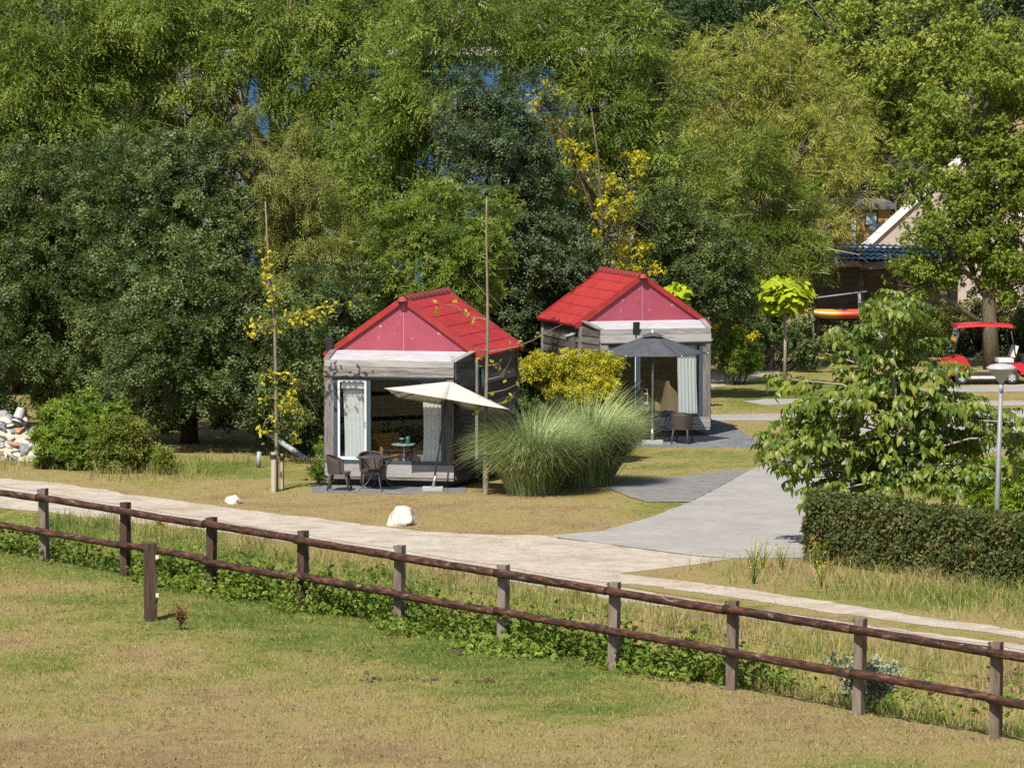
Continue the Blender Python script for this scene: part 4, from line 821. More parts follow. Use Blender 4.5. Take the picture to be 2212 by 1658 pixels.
# ------------------------------------------------------------------ buildings seen through the trees
M_BLUE = plain('blue_cladding', (.022, .085, .20), .5, 0, .2, 2); M_FASC = plain('pale_metal_fascia', (.45, .44, .42), .5, .2, .1); M_CONC = plain('grey_cladding', (.18, .176, .17), .8, 0, .15)
d = 176.0; a = P(380, 103, d); bl = thing('blue_hall', 'blue panelled hall with pale corrugated roof edge behind the ash trees', 'building', (a.x, d, 0))
Wd, Ht = 16.8, a.z
MB().box(0, Wd, .12, 14, 0, Ht - .3).build('wall', M_CONC, bl)
for r_ in range(13):
    for c_ in range(4): MB().box(2.45 + c_ * 3.1, 2.45 + c_ * 3.1 + 3.06, .03, .119, Ht - .34 - (r_ + 1) * .66, Ht - .34 - r_ * .66 - .03).build('panel', M_BLUE, bl)
for c_ in range(56): MB().box(c_ * .3, c_ * .3 + .285, -.18 - .02 * (c_ % 2), .1, Ht - .3, Ht).build('fascia_sheet', M_FASC, bl)
MB().box(-.05, Wd + .05, .105, 14.1, Ht - .29, Ht - .02).build('roof', M_CONC, bl)

t = NT('pinkish_brick'); br = t.n('ShaderNodeTexBrick', {'Vector': t.coords(rot=(R(90), 0, 0)), 'Color1': (.30, .22, .18, 1), 'Color2': (.36, .28, .24, 1), 'Mortar': (.40, .35, .31, 1), 'Scale': 1., 'Mortar Size': .012, 'Brick Width': .22, 'Row Height': .075}); M_BRICK = t.fin(br.outputs[0], .9, 0, .1)
M_ROOFD = plain('dark_roof_tile', (.10, .09, .09), .8, 0, .2)
d = 190.0; e = P(1845, 548, d); hs = thing('brick_house', 'brick house with a broad white gable verge behind the field maple', 'house', (e.x, d, 0), R(-8)); hw = 4.25; ze = e.z; za_ = ze + hw * .93
MB().prism([(.1, 0, 0), (2 * hw - .1, 0, 0), (2 * hw - .1, 0, ze), (hw, 0, za_ - .1), (.1, 0, ze)], (0, 9, 0)).build('wall', M_BRICK, hs)
for s in (-1, 1):
    x0 = hw + s * (hw + .25); zz = ze - .23
    MB().hexa([(hw, -.14, za_ - .28), (x0, -.14, zz - .28), (x0, -.002, zz - .28), (hw, -.002, za_ - .28), (hw, -.14, za_ + .12), (x0, -.14, zz + .12), (x0, -.002, zz + .12), (hw, -.002, za_ + .12)]).build('verge_board', M_WHITE, hs)
    MB().hexa([(hw, .0, za_ + .0), (x0, .0, zz), (x0, 9.2, zz), (hw, 9.2, za_), (hw, .0, za_ + .10), (x0, .0, zz + .10), (x0, 9.2, zz + .10), (hw, 9.2, za_ + .10)]).build('roof', M_ROOFD, hs)
for x0, w_, z0, h_ in ((1.05, .75, 1.9, 1.05), (2.35, .75, 1.9, 1.05)):
    fr_ = MB(); [fr_.box(*q_) for q_ in ((x0, x0 + .09, -.05, .03, z0, z0 + h_), (x0 + w_ - .09, x0 + w_, -.05, .03, z0, z0 + h_), (x0 + .09, x0 + w_ - .09, -.05, .03, z0, z0 + .09), (x0 + .09, x0 + w_ - .09, -.05, .03, z0 + h_ - .09, z0 + h_))]
    wf = fr_.build('window', M_WHITE, hs); MB().box(x0 + .09, x0 + w_ - .09, -.03, -.01, z0 + .09, z0 + h_ - .09).build('pane', plain('dark_far_pane', (.02, .03, .04), .1), wf)
M_OCH = plain('ochre_boards', (.36, .22, .06), .7, 0, .12, 3)
d = 212.0; e = P(1745, 452, d); yb = thing('ochre_house', 'ochre yellow house with a dark framed window behind the brick house', 'house', (e.x, d, 0))
for c_ in range(14): MB().box(c_ * .26, c_ * .26 + .25, 0, .1, .3, e.z).build('board', M_OCH, yb)
MB().box(0, 3.64, .101, 7, 0, e.z).build('wall', M_OCH, yb); MB().box(-.3, 3.9, -.3, 7.2, e.z + .002, e.z + .25).build('roof', M_ROOFD, yb)
MB().box(1.92, 2.12, -.12, -.004, .2, e.z - .35).build('corner_board', M_WHITE, yb)
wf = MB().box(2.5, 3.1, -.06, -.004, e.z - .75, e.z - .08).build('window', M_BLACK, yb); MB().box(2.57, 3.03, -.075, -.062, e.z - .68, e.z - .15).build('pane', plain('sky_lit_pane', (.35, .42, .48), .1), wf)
MB().hexa([(2.7, -.6, e.z - 1.6), (3.3, -.6, e.z - 1.6), (3.3, -.1, e.z - 1.6), (2.7, -.1, e.z - 1.6), (2.7, -.6, e.z - .75), (3.3, -.6, e.z - .55), (3.3, -.1, e.z - .55), (2.7, -.1, e.z - .75)]).build('dormer_cheek', plain('grey_zinc', (.22, .24, .27), .5), yb)

M_BTILE = plain('blue_glazed_tile', (.040, .075, .12), .5, 0, .35, 4); M_OLDW = woodmat('old_shed_timber', [(.3, (.03, .022, .016)), (.5, (.10, .075, .055)), (.8, (.24, .19, .15))], (1, 6, 6), 2.0)
d = 171.0; e = P(1752, 566, d); sh = thing('wood_shed', 'open timber shed with blue glazed pantile roof full of firewood', 'shed', (e.x, d, 0)); SW = 5.4
for k in range(4):
    nw = 24; mb = MB(); y0, y1 = -.35 + k * .5, -.35 + (k + 1) * .5 + .06; z0, z1 = e.z + k * .13, e.z + (k + 1) * .13
    mb.grid(lambda u, w: (u * SW, y0 + (y1 - y0) * w, z0 + (z1 - z0) * w + .05 * (1 - w) + .05 * (.5 + .5 * math.cos(u * nw * 6.283)) + .04 * math.sin(u * 5)), nw * 6, 2); mb.build('tile_row', M_BTILE, sh, True)
MB().hexa([(0, -.3, e.z - .08), (SW, -.3, e.z - .05), (SW, 1.66, e.z + .40), (0, 1.66, e.z + .40), (0, -.3, e.z - .03), (SW, -.3, e.z - .0), (SW, 1.66, e.z + .45), (0, 1.66, e.z + .45)]).build('roof_deck', M_OLDW, sh)
for k, x0 in enumerate((.1, 1.7, 3.1, 4.7)): MB().box(x0, x0 + .16, -.1, .06, 0, e.z - .06).build('post', M_OLDW, sh)
for k in range(3): MB().hexa([(-.1 + k * 1.8, -.42, e.z - .22 - .05 * k), (1.72 + k * 1.8, -.42, e.z - .14), (1.72 + k * 1.8, -.38, e.z - .14), (-.1 + k * 1.8, -.38, e.z - .22 - .05 * k), (-.1 + k * 1.8, -.42, e.z + .02), (1.72 + k * 1.8, -.42, e.z + .05), (1.72 + k * 1.8, -.38, e.z + .05), (-.1 + k * 1.8, -.38, e.z + .02)]).build('eave_board', M_OLDW, sh)
MB().box(.05, SW - .05, -.06, .05, e.z - .55, e.z - .40).build('beam', M_OLDW, sh); MB().box(0, SW, 1.5, 1.6, 0, e.z + .33).build('back_wall', M_OLDW, sh)
MB().tube([(2.6, -.13, 1.9), (3.9, -.13, 1.2)], .08, 4).build('brace', M_OLDW, sh)
lg = MB().tube([(0, 0, 0), (0, .5, 0)], .085, 8).mesh('firewood_log', True); M_FIRE = plain('cut_firewood', (.20, .145, .085), .9, 0, .3, 12); lg.materials.append(M_FIRE)
for i in range(9):
    for j in range(9): obj('firewood_log', lg, None, sh, (1.9 + i * .165 + .08 * (j % 2), .1 + random.uniform(-.06, .06), .1 + j * .15), (0, random.uniform(0, 3), 0))
for i in range(8):
    for j in range(8): obj('firewood_log', lg, None, sh, (.3 + i * .165 + .08 * (j % 2), .7 + random.uniform(-.06, .06), .1 + j * .15), (0, random.uniform(0, 3), 0))
ky = P(1815, 678, 167.0); kk = thing('kayak', 'yellow and red kayak lying in front of the firewood shed', 'kayak', ky, R(-4))
t = NT('yellow_red_hull'); sx_ = t.n('ShaderNodeSeparateXYZ', {0: t.coords()}); M_KAY = t.fin(t.ramp(t.math('ADD', t.math('MULTIPLY', sx_.outputs[0], .6), .5), [(.42, (.42, .22, .03)), (.56, (.42, .06, .025))]), .35)
mb = MB(); n = 18
mb.grid(lambda u, w: ((u - .5) * 3.0, .33 * math.sin(w * 6.283) * (1 - abs(2 * u - 1) ** 2.5), .17 * math.cos(w * 6.283) * (1 - .8 * abs(2 * u - 1) ** 3) + .22 * abs(2 * u - 1) ** 3), n, 14); mb.build('hull', M_KAY, kk, True); MB().lathe([(.22, .0), (.26, .03), (.20, .0)], 16, (0, 0, .16)).build('cockpit_rim', M_BLACK, kk, True)
rk = thing('boat_rack', 'grey tubular boat rack under the kayak by the shed', 'rack', (ky.x, ky.y + .1, 0))
for x in (-.9, .8):
    for y in (-.35, .35): MB().tube([(x, y, 0), (x - .15, y, ky.z + .75)], .03, 8).build('upright', M_GALV, rk, True)
    MB().tube([(x - .1, -.45, ky.z - .2), (x - .1, .45, ky.z - .2)], .03, 8).build('cross_bar', M_GALV, rk, True)
MB().tube([(-1.1, -.36, ky.z + .55), (.9, -.36, ky.z + .8)], .03, 8).build('top_rail', M_GALV, rk, True)
tc = G(1585, 745, 0); tp_ = thing('tarp_heap', 'pale blue tarpaulin over stacked junk behind the goldenrod', 'tarpaulin', tc)
mb = MB(); mb.grid(lambda u, w: ((u - .5) * 2.6, (w - .5) * 1.6, 1.55 * (1 - abs(2 * u - 1) ** 4) * (1 - abs(2 * w - 1) ** 4) + .09 * math.sin(u * 19 + w * 7) * math.sin(w * 15) + .12 * math.sin(u * 6)), 30, 16); mb.build('sheet', plain('blue_tarp', (.22, .42, .50), .5, 0, .15, 4), tp_)
for i in range(5): MB().box(-1.5 + i * .62, -1.0 + i * .62, -1.1, -.8, 0, .35 + .25 * ((i * 7) % 3)).build('crate', M_RUB[i % 4], tp_)

# ------------------------------------------------------------------ trees
L3 = lambda a, b, c: [(.08, a), (.5, b), (.92, c)]
M_ASH = leafmat('ash_leaf', L3((.040, .078, .012), (.105, .160, .020), (.26, .30, .050)), .34, .5, .25)
M_ASHY = leafmat('ash_leaf_yellowing', L3((0.098, 0.137, 0.016), (0.195, 0.247, 0.029), (0.364, 0.364, 0.046)), .35)
M_THORN = leafmat('hawthorn_leaf', L3((0.022, 0.046, 0.013), (0.056, 0.090, 0.024), (0.17, 0.20, 0.062)), .18, .5, .25)
M_HOLLY = leafmat('holly_leaf', L3((0.024, 0.050, 0.020), (0.052, 0.085, 0.034), (0.15, 0.18, 0.085)), .15, .5, .25)
M_OLIVE = leafmat('willow_leaf', L3((.095, .115, .022), (.17, .19, .04), (.28, .28, .075)), .3)
M_YEL = leafmat('golden_leaf', L3((.22, .24, .015), (.46, .40, .015), (.60, .49, .03)), .3)
M_GOLDR = leafmat('robinia_leaf', L3((.14, .175, .025), (.27, .285, .05), (.44, .38, .10)), .35)
M_BROWNY = leafmat('drying_leaf', L3((.12, .10, .018), (.20, .165, .028), (.33, .23, .05)), .3)
M_OAKR = leafmat('maple_leaf', L3((.070, .115, .013), (.145, .20, .024), (.28, .31, .045)), .34, .5, .25)
M_PALEL = leafmat('pale_leaf', L3((.12, .17, .025), (.22, .27, .042), (.35, .38, .08)), .35)
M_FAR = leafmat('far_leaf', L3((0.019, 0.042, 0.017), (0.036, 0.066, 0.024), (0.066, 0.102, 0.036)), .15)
M_LAUR = leafmat('laurel_leaf', L3((.05, .10, .01), (.11, .18, .018), (.20, .26, .035)), .25, .5, .25)
M_LAURD = leafmat('dark_laurel_leaf', L3((.025, .055, .012), (.055, .10, .018), (.12, .17, .035)), .2, .5, .3)
M_BUSH = leafmat('shrub_leaf', L3((0.069, 0.103, 0.016), (0.138, 0.172, 0.029), (0.253, 0.253, 0.057)), .3)
M_VARI = leafmat('variegated_leaf', L3((.14, .18, .012), (.40, .36, .022), (.56, .48, .035)), .25, .45, .3)
M_HEDGE = leafmat('hedge_leaf', L3((.026, .042, .014), (.072, .092, .026), (.20, .165, .055)), .18, .55, .2, .68)
M_HEDGB = leafmat('bright_hedge_leaf', L3((.07, .13, .008), (.14, .22, .012), (.24, .32, .02)), .28, .35, .45)
M_WAL = leafmat('walnut_leaf', L3((.05, .095, .012), (.11, .162, .018), (.22, .25, .036)), .32, .42, .35)
M_CATA = leafmat('catalpa_leaf', L3((.20, .27, .010), (.32, .40, .015), (.45, .50, .03)), .35)
M_GINK = leafmat('ginkgo_leaf', L3((.22, .22, .015), (.38, .34, .02), (.50, .42, .03)), .3)
M_BRAM = leafmat('bramble_leaf', L3((.055, .105, .014), (.125, .19, .025), (.25, .29, .05)), .30)
M_SILV = leafmat('silver_leaf', L3((.10, .16, .07), (.24, .28, .20), (.34, .37, .29)), .15)
M_FLOW = leafmat('yellow_flower', L3((.50, .36, .01), (.62, .46, .01), (.70, .55, .02)), .2)
M_DOCK = leafmat('dock_seed', L3((.12, .05, .02), (.20, .09, .03), (.26, .13, .05)), .1)
def barkmat(name, a, b): 
    t = NT(name); n_ = t.noise(t.coords((4, 4, .8)), 5, 6, .7); t.bump(n_, .7, .03); return t.fin(t.ramp(n_, [(.3, a), (.7, b)]), .9, 0, .1)
M_BARK = barkmat('grey_bark', (.06, .05, .035), (.17, .145, .10)); M_BARKD = barkmat('dark_bark', (.03, .024, .018), (.085, .07, .05)); M_BARKY = barkmat('lichen_bark', (.09, .075, .03), (.26, .21, .07)); M_PALEB = barkmat('pale_bark', (.22, .19, .14), (.42, .37, .29))

def lob(d, *ls, dep=.85):
    out = []
    for i, (x, y, rx, ry, *o) in enumerate(ls):
        k = d / F; dd = d + random.uniform(-.8, .8) + (o[0] if o else 0); c = P(x, y, dd); out.append((tuple(c), (rx * k, min(2.4, dep * (rx + ry) / 2 * k), ry * k)))
    return out
def tree(name, label, px, d, lobes, tmpl, mat, bark=None, r=.16, group=None, rs=1, trunk_top=None, twigs=10, **kw):
    bx = P(px, 700, d).x; root = thing(name, label, 'tree', (bx, d, 0), 0, group)
    b0 = Vector((bx, d, 0)); lb = [(tuple(Vector(c) - b0), r_) for c, r_ in lobes]
    foliage('crown', lb, tmpl, mat, root, rs=rs, **kw)
    g = random.Random(rs); mb = MB(); cs = [Vector(c) for c, _ in lb]; top = max(c.z for c in cs); ctr = sum(cs, Vector()) / len(cs)
    ax = [Vector((0, 0, -.1))]; nseg = 6
    for i in range(1, nseg + 1):
        f_ = i / nseg; ax.append(Vector((ctr.x * f_ ** 1.5 + g.uniform(-.12, .12), ctr.y * f_ * .5 + g.uniform(-.1, .1), top * f_ * .95)))
    mb.tube(ax, [r * (1.15 - .95 * i / nseg) for i in range(nseg + 1)], 9, True, .06)
    for c in cs:
        f_ = max(.12, min(.9, (c.z - .6 * abs(c.x)) / top * .8)); i = f_ * nseg; s_ = ax[int(i)].lerp(ax[min(nseg, int(i) + 1)], i % 1)
        m_ = s_.lerp(c, .5) + Vector((g.uniform(-.2, .2), g.uniform(-.2, .2), -.15 + g.uniform(-.1, .2))); mb.tube([s_, m_, c, c + (c - m_) * .5], [r * .5, r * .34, r * .2, r * .06], 6, True, .05)
        for _ in range(twigs):
            e_ = c + Vector((g.uniform(-1, 1), g.uniform(-1, .4), g.uniform(-.8, 1))) * 1.3; q_ = s_.lerp(c, g.uniform(.5, 1.0)); mb.tube([q_, q_.lerp(e_, .5) + Vector((0, 0, .1)), e_], [r * .13, r * .09, .008], 4, False)
    mb.build('trunk', bark or M_BARK, root, True); return root

tree('ash_tree', 'tall ash tree with bright feathery crown above the dark hawthorns', 150, 150, lob(150, (95, 55, 170, 110), (40, 190, 130, 120), (190, 140, 130, 110), (290, 60, 110, 90), (20, 310, 110, 90), (150, 260, 110, 80)), T_ASH, M_ASH, M_BARKY, .22, 'ash trees behind the cabins', 1, per=34, clump=.58, droop=.35, cover=1.1, size=1.22, inner=.1)
tree('ash_tree', 'broad ash tree with lichen yellow limbs in front of blue hall', 600, 151, lob(151, (400, 60, 150, 90), (370, 190, 120, 100), (470, 130, 70, 80), (620, 50, 150, 80), (610, 170, 45, 70), (690, 150, 110, 90), (800, 80, 120, 90), (740, 270, 90, 90), (850, 200, 110, 110), (470, 270, 60, 60), (400, 300, 110, 60), (400, 215, 70, 55), (590, 330, 60, 45), (640, 330, 50, 40), (690, 330, 60, 50)), T_ASH, M_ASH, M_BARKY, .30, 'ash trees behind the cabins', 2, per=34, clump=.58, droop=.4, cover=1.1, size=1.22, inner=.1)
tree('ash_tree', 'dense ash tree above the near cabin roof', 880, 147, lob(147, (925, 110, 95, 95), (930, 230, 100, 110), (830, 330, 110, 90), (940, 360, 90, 90), (780, 420, 80, 80), (880, 450, 110, 90), (1000, 30, 110, 70)), T_ASH, M_ASH, M_BARK, .24, 'ash trees behind the cabins', 3, per=34, clump=.58, droop=.4, cover=1.1, size=1.22, inner=.1)
tree('ash_sapling', 'bushy young ash with fresh leaves rising behind the near cabin', 930, 133, lob(133, (850, 540, 110, 90), (960, 500, 90, 100), (1010, 590, 80, 90), (900, 620, 110, 80), (800, 620, 80, 90), (1040, 480, 60, 80), (780, 720, 90, 80)), T_LANCE, M_ASH, M_BARK, .10, None, 4, per=34, clump=.42, droop=.2, cover=1.1)
tree('ash_tree', 'grey green ash tree behind the far cabin roof', 1350, 152, lob(152, (1190, 80, 110, 80), (1310, 100, 120, 100), (1400, 190, 100, 100), (1290, 230, 100, 90), (1390, 310, 110, 90), (1470, 410, 90, 100), (1310, 340, 90, 70), (1130, 40, 90, 60)), T_ASH, M_ASH, M_BARK, .24, 'ash trees behind the cabins', 5, per=34, clump=.58, droop=.3, cover=1.1, size=1.22, inner=.1)
tree('hawthorn_tree', 'dark dense hawthorn at the wood edge above the rubble heap', 110, 135, lob(135, (100, 430, 140, 120), (60, 580, 150, 140), (190, 520, 130, 140), (120, 700, 160, 130), (40, 800, 130, 100), (190, 800, 130, 110)), T_SMALL, M_THORN, M_BARKD, .2, 'dark hawthorns along the wood edge', 6, per=34, clump=.42, cover=.95, size=1.02, inner=.15)
tree('hawthorn_tree', 'largest dark hawthorn with a bare trunk showing beneath the crown', 408, 131, lob(131, (300, 400, 130, 110), (430, 370, 120, 100), (530, 420, 65, 80), (330, 540, 150, 130), (470, 520, 130, 140), (400, 680, 160, 130), (530, 690, 120, 140), (290, 730, 120, 120), (430, 820, 150, 100), (550, 830, 110, 100), (310, 850, 110, 80), (400, 640, 120, 100, -3.5), (520, 660, 110, 110, -4), (560, 800, 90, 80, -4.2), (460, 830, 100, 70, -4), (330, 760, 100, 90, -3.5), (600, 880, 60, 45, -4)), T_SMALL, M_THORN, M_BARKD, .22, 'dark hawthorns along the wood edge', 7, per=34, clump=.42, cover=.95, size=1.02, inner=.15)
tree('hawthorn_tree', 'dark hawthorn crowding the left wall of the near cabin', 655, 127.5, lob(127.5, (610, 760, 80, 110), (690, 660, 70, 90), (670, 790, 70, 120), (630, 890, 80, 80), (690, 900, 50, 90), (760, 640, 70, 60), (640, 720, 60, 60, -3), (650, 840, 55, 60, -3.4)), T_SMALL, M_THORN, M_BARKD, .14, 'dark hawthorns along the wood edge', 8, per=34, clump=.40, cover=.95, size=1.02, inner=.15)
tree('willow_tree', 'pale olive weeping willow between hawthorn and near cabin', 668, 129.5, lob(129.5, (650, 330, 40, 60), (650, 420, 60, 80), (690, 510, 75, 90), (650, 580, 80, 90), (710, 620, 70, 80), (640, 680, 70, 60), (590, 400, 42, 60), (600, 490, 50, 70), (540, 280, 30, 40)), T_WILLOW, M_OLIVE, M_BARK, .12, None, 9, per=34, clump=.36, droop=.9, cover=1.0, size=1.15)
tree('holly_tree', 'dark bluish holly rising between the two cabins', 1085, 139, lob(139, (1060, 215, 60, 75), (1130, 250, 70, 95), (1010, 300, 60, 80), (1090, 320, 80, 100), (1060, 430, 80, 90), (1130, 430, 90, 100), (1110, 560, 100, 110), (1160, 650, 100, 100), (1200, 560, 80, 100)), T_SMALL, M_HOLLY, M_BARKD, .16, 'dark hollies between the cabins', 10, per=32, clump=.38, cover=1.0, size=1.02, inner=.15)
tree('holly_tree', 'dark green holly directly behind the far cabin', 1480, 147, lob(147, (1230, 470, 80, 110), (1460, 520, 80, 100), (1520, 580, 80, 100), (1440, 620, 80, 80), (1560, 650, 70, 70), (1400, 470, 70, 80), (1590, 580, 60, 70)), T_SMALL, M_THORN, M_BARKD, .16, 'dark hollies between the cabins', 11, per=32, clump=.40, cover=1.0, size=1.02, inner=.15)
tree('golden_tree', 'slender tree with bright yellow leaves above the far cabin', 1330, 143, lob(143, (1180, 210, 26, 34), (1205, 270, 30, 36), (1160, 230, 14, 20), (1235, 335, 34, 40), (1275, 390, 45, 50), (1325, 440, 50, 55), (1340, 520, 50, 60), (1372, 365, 26, 40), (1370, 570, 55, 45), (1300, 550, 50, 60)), T_MED, M_YEL, M_BARK, .09, None, 12, per=10, clump=.26, cover=.62, back=.3, size=.7)
tree('robinia_tree', 'yellowing tree with drying brown leaves and bare twigs beyond the far cabin', 1640, 167, lob(167, (1620, 110, 110, 80), (1530, 190, 80, 90), (1690, 190, 130, 100), (1790, 260, 100, 110), (1600, 290, 110, 90), (1720, 330, 130, 90), (1820, 390, 90, 90), (1540, 340, 70, 80), (1690, 420, 90, 60), (1790, 490, 50, 40), (1745, 520, 45, 40), (1835, 445, 50, 26), (1800, 520, 36, 24)), T_ASH, M_GOLDR, M_PALEB, .22, None, 13, per=30, clump=.55, droop=.1, cover=1.1, size=.85, twigs=26)
tree('rowan_tree', 'green rowan with slim pale trunk beside the lime green catalpa', 1664, 160.5, lob(160.5, (1640, 340, 50, 60), (1650, 430, 70, 80), (1680, 520, 85, 70), (1615, 540, 60, 70), (1660, 605, 85, 50), (1725, 470, 50, 60), (1730, 580, 50, 45)), T_ASH, M_ASH, M_PALEB, .15, None, 14, per=40, clump=.45, droop=.2, cover=1.2, size=.9)
tree('maple_tree', 'tall yellow green tree behind the brick house', 1950, 205, lob(205, (1790, 60, 90, 90), (1880, 110, 100, 90), (2000, 60, 110, 90), (2120, 70, 110, 90), (1930, 210, 100, 90), (2060, 190, 110, 80), (1850, 260, 90, 80), (2190, 160, 80, 90), (1960, 330, 80, 70)), T_MED, M_PALEL, M_BARK, .3, None, 15, per=34, clump=.7, cover=1.0, size=1.25)
tree('maple_tree', 'large field maple with stout trunk behind the red golf cart', 2143, 161, lob(161, (2140, 150, 80, 80), (2080, 260, 110, 80), (2180, 270, 80, 100), (2050, 370, 110, 80), (2150, 390, 90, 100), (2100, 480, 110, 80), (2200, 500, 70, 100), (2020, 500, 70, 60), (2090, 570, 110, 60), (1985, 590, 60, 45), (2190, 610, 60, 50), (1960, 400, 50, 40)), T_MED, M_OAKR, M_BARK, .26, None, 16, per=36, clump=.5, cover=1.05)
# the same kinds again, deeper in the wood, filling the gaps between the front trees
by = {o['label']: o for o in bpy.data.objects if o.parent is None and 'label' in o}
deep = 'dark hawthorn deeper in the wood showing through gaps in the front row'
for src, px, d, rz in (('largest dark hawthorn with a bare trunk showing beneath the crown', 40, 150, .5), ('dark dense hawthorn at the wood edge above the rubble heap', 330, 149, -.6), ('dark dense hawthorn at the wood edge above the rubble heap', 700, 158, .4), ('dark hawthorn crowding the left wall of the near cabin', 1010, 148, .5), ('dark dense hawthorn at the wood edge above the rubble heap', 1180, 158, -.4), ('dark hawthorn crowding the left wall of the near cabin', 1560, 170, .4)):
    o = copy_tree(by[src]); o.location = (P(px, 500, d).x, d, 0); o.rotation_euler.z = rz; tag(o, deep, 'tree', 'hawthorns deeper in the wood')
# far wood behind everything: a few unlike trees, then copies of them
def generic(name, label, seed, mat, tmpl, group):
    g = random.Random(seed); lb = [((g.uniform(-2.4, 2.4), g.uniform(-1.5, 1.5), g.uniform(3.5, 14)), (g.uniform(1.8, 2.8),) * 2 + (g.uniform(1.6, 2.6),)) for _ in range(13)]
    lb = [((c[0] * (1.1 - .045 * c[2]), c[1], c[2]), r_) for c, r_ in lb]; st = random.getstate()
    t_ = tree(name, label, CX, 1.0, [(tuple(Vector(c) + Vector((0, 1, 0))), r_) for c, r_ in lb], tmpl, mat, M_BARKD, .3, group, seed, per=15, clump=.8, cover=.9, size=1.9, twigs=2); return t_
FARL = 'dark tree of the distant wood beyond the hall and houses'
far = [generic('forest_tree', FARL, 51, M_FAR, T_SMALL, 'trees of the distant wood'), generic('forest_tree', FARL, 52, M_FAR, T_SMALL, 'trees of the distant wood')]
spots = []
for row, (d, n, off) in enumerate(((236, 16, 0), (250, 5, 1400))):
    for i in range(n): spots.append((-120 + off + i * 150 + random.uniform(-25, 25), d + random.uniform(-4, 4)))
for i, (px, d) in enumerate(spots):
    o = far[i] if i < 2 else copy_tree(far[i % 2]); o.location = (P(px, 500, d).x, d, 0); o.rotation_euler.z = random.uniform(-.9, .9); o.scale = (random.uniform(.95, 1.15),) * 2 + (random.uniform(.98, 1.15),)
# low growth that closes the wood edge
def shrub(name, label, cat, px, d, lobes, tmpl, mat, rs, group=None, **kw):
    root = thing(name, label, cat, (P(px, 800, d).x, d, 0), 0, group); b0 = Vector(root.location); lb = [(tuple(Vector(c) - b0), r_) for c, r_ in lobes]
    foliage('foliage', lb, tmpl, mat, root, rs=rs, **kw); g = random.Random(rs); mb = MB()
    for c, r_ in lb:
        c = Vector(c)
        for _ in range(4):
            s_ = Vector((c.x * .5 + g.uniform(-.2, .2), c.y * .5, -.03)); e_ = c + Vector((g.uniform(-.6, .6) * r_[0], g.uniform(-.8, .3) * r_[1], g.uniform(0, .9) * r_[2])); mb.tube([s_, s_.lerp(e_, .5) + Vector((g.uniform(-.1, .1), 0, .05)), e_], [.03, .02, .006], 5, False)
    mb.build('stem', M_BARKD, root, True); return root
shrub('elder_shrub', 'dark elder shrub in deep shade under the big hawthorn', 'shrub', 480, 141, lob(141, (350, 900, 130, 70), (500, 890, 110, 80), (620, 880, 100, 80), (200, 880, 120, 70)), T_MED, M_THORN, 61, None, per=26, clump=.5)
shrub('elder_shrub', 'dark shrubs behind the near cabin and pampas grass', 'shrub', 1130, 140, lob(140, (1060, 720, 80, 90), (1150, 760, 80, 90), (1100, 850, 90, 70), (760, 800, 90, 110), (1010, 690, 60, 70)), T_MED, M_THORN, 62, None, per=28, clump=.45)
shrub('laurel_bush', 'glossy bright green laurel bush beside the rubble heap', 'bush', 150, 123.5, lob(123.5, (140, 930, 60, 60), (190, 905, 60, 45), (110, 970, 45, 45), (190, 970, 60, 45), (250, 920, 40, 45)), T_LAUREL, M_LAUR, 63, None, per=60, clump=.26, cover=1.2, tidy=.9)
shrub('currant_bush', 'olive green scrubby bush next to the laurel and dry grass', 'bush', 265, 122, lob(122, (255, 950, 50, 50), (300, 960, 35, 50), (240, 990, 45, 35), (310, 1000, 40, 25), (355, 995, 35, 25)), T_TINY, M_BUSH, 64, None, per=50, clump=.24, cover=1.2, size=1.3)
shrub('privet_bush', 'golden variegated privet bush between the cabins', 'bush', 1255, 124.5, lob(124.5, (1175, 797, 42, 30), (1225, 795, 42, 30), (1275, 795, 42, 30), (1310, 805, 24, 34), (1225, 840, 55, 40), (1290, 850, 42, 45), (1305, 900, 30, 50), (1250, 890, 50, 45)), T_SMALL, M_VARI, 65, None, per=40, clump=.22, cover=1.3, size=.62)
shrub('laurel_bush', 'dark glossy laurel bush merging with the golden privet', 'bush', 1150, 124.8, lob(124.8, (1145, 810, 38, 40), (1150, 860, 42, 50), (1190, 880, 40, 45), (1140, 920, 40, 40)), T_LAUREL, M_LAURD, 66, None, per=50, clump=.26, cover=1.2)
shrub('mixed_shrub', 'tangled green shrub right of the far cabin by the catalpa', 'shrub', 1600, 160, lob(160, (1560, 700, 50, 40), (1610, 700, 55, 45), (1690, 720, 50, 45), (1735, 700, 36, 45), (1790, 715, 40, 22), (1640, 740, 50, 40), (1560, 760, 40, 30), (1770, 758, 50, 28)), T_MED, M_THORN, 67, None, per=26, clump=.36, cover=.8)
gr_ = shrub('goldenrod_clump', 'tall goldenrod clump with yellow flower heads beside the far cabin', 'plant', 1570, 153.5, lob(153.5, (1555, 750, 25, 50), (1590, 755, 25, 45), (1622, 765, 20, 35)), T_LANCE, M_LAUR, 68, None, per=40, clump=.22, cover=1.2, size=.6)
foliage('blossom', [(tuple(Vector(c) - gr_.location), r_) for c, r_ in lob(153.3, (1550, 706, 18, 8), (1590, 712, 20, 8), (1620, 726, 12, 7))], T_TINY, M_FLOW, gr_, rs=69, per=14, clump=.14, cover=.8)
shrub('privet_shrub', 'loose light green privet beside the walnut crown by the shed', 'shrub', 1900, 164, lob(164, (1925, 700, 50, 50), (1990, 720, 50, 50), (1835, 745, 50, 30), (1910, 755, 60, 35)), T_SMALL, M_BUSH, 70, None, per=40, clump=.36, cover=1.35)
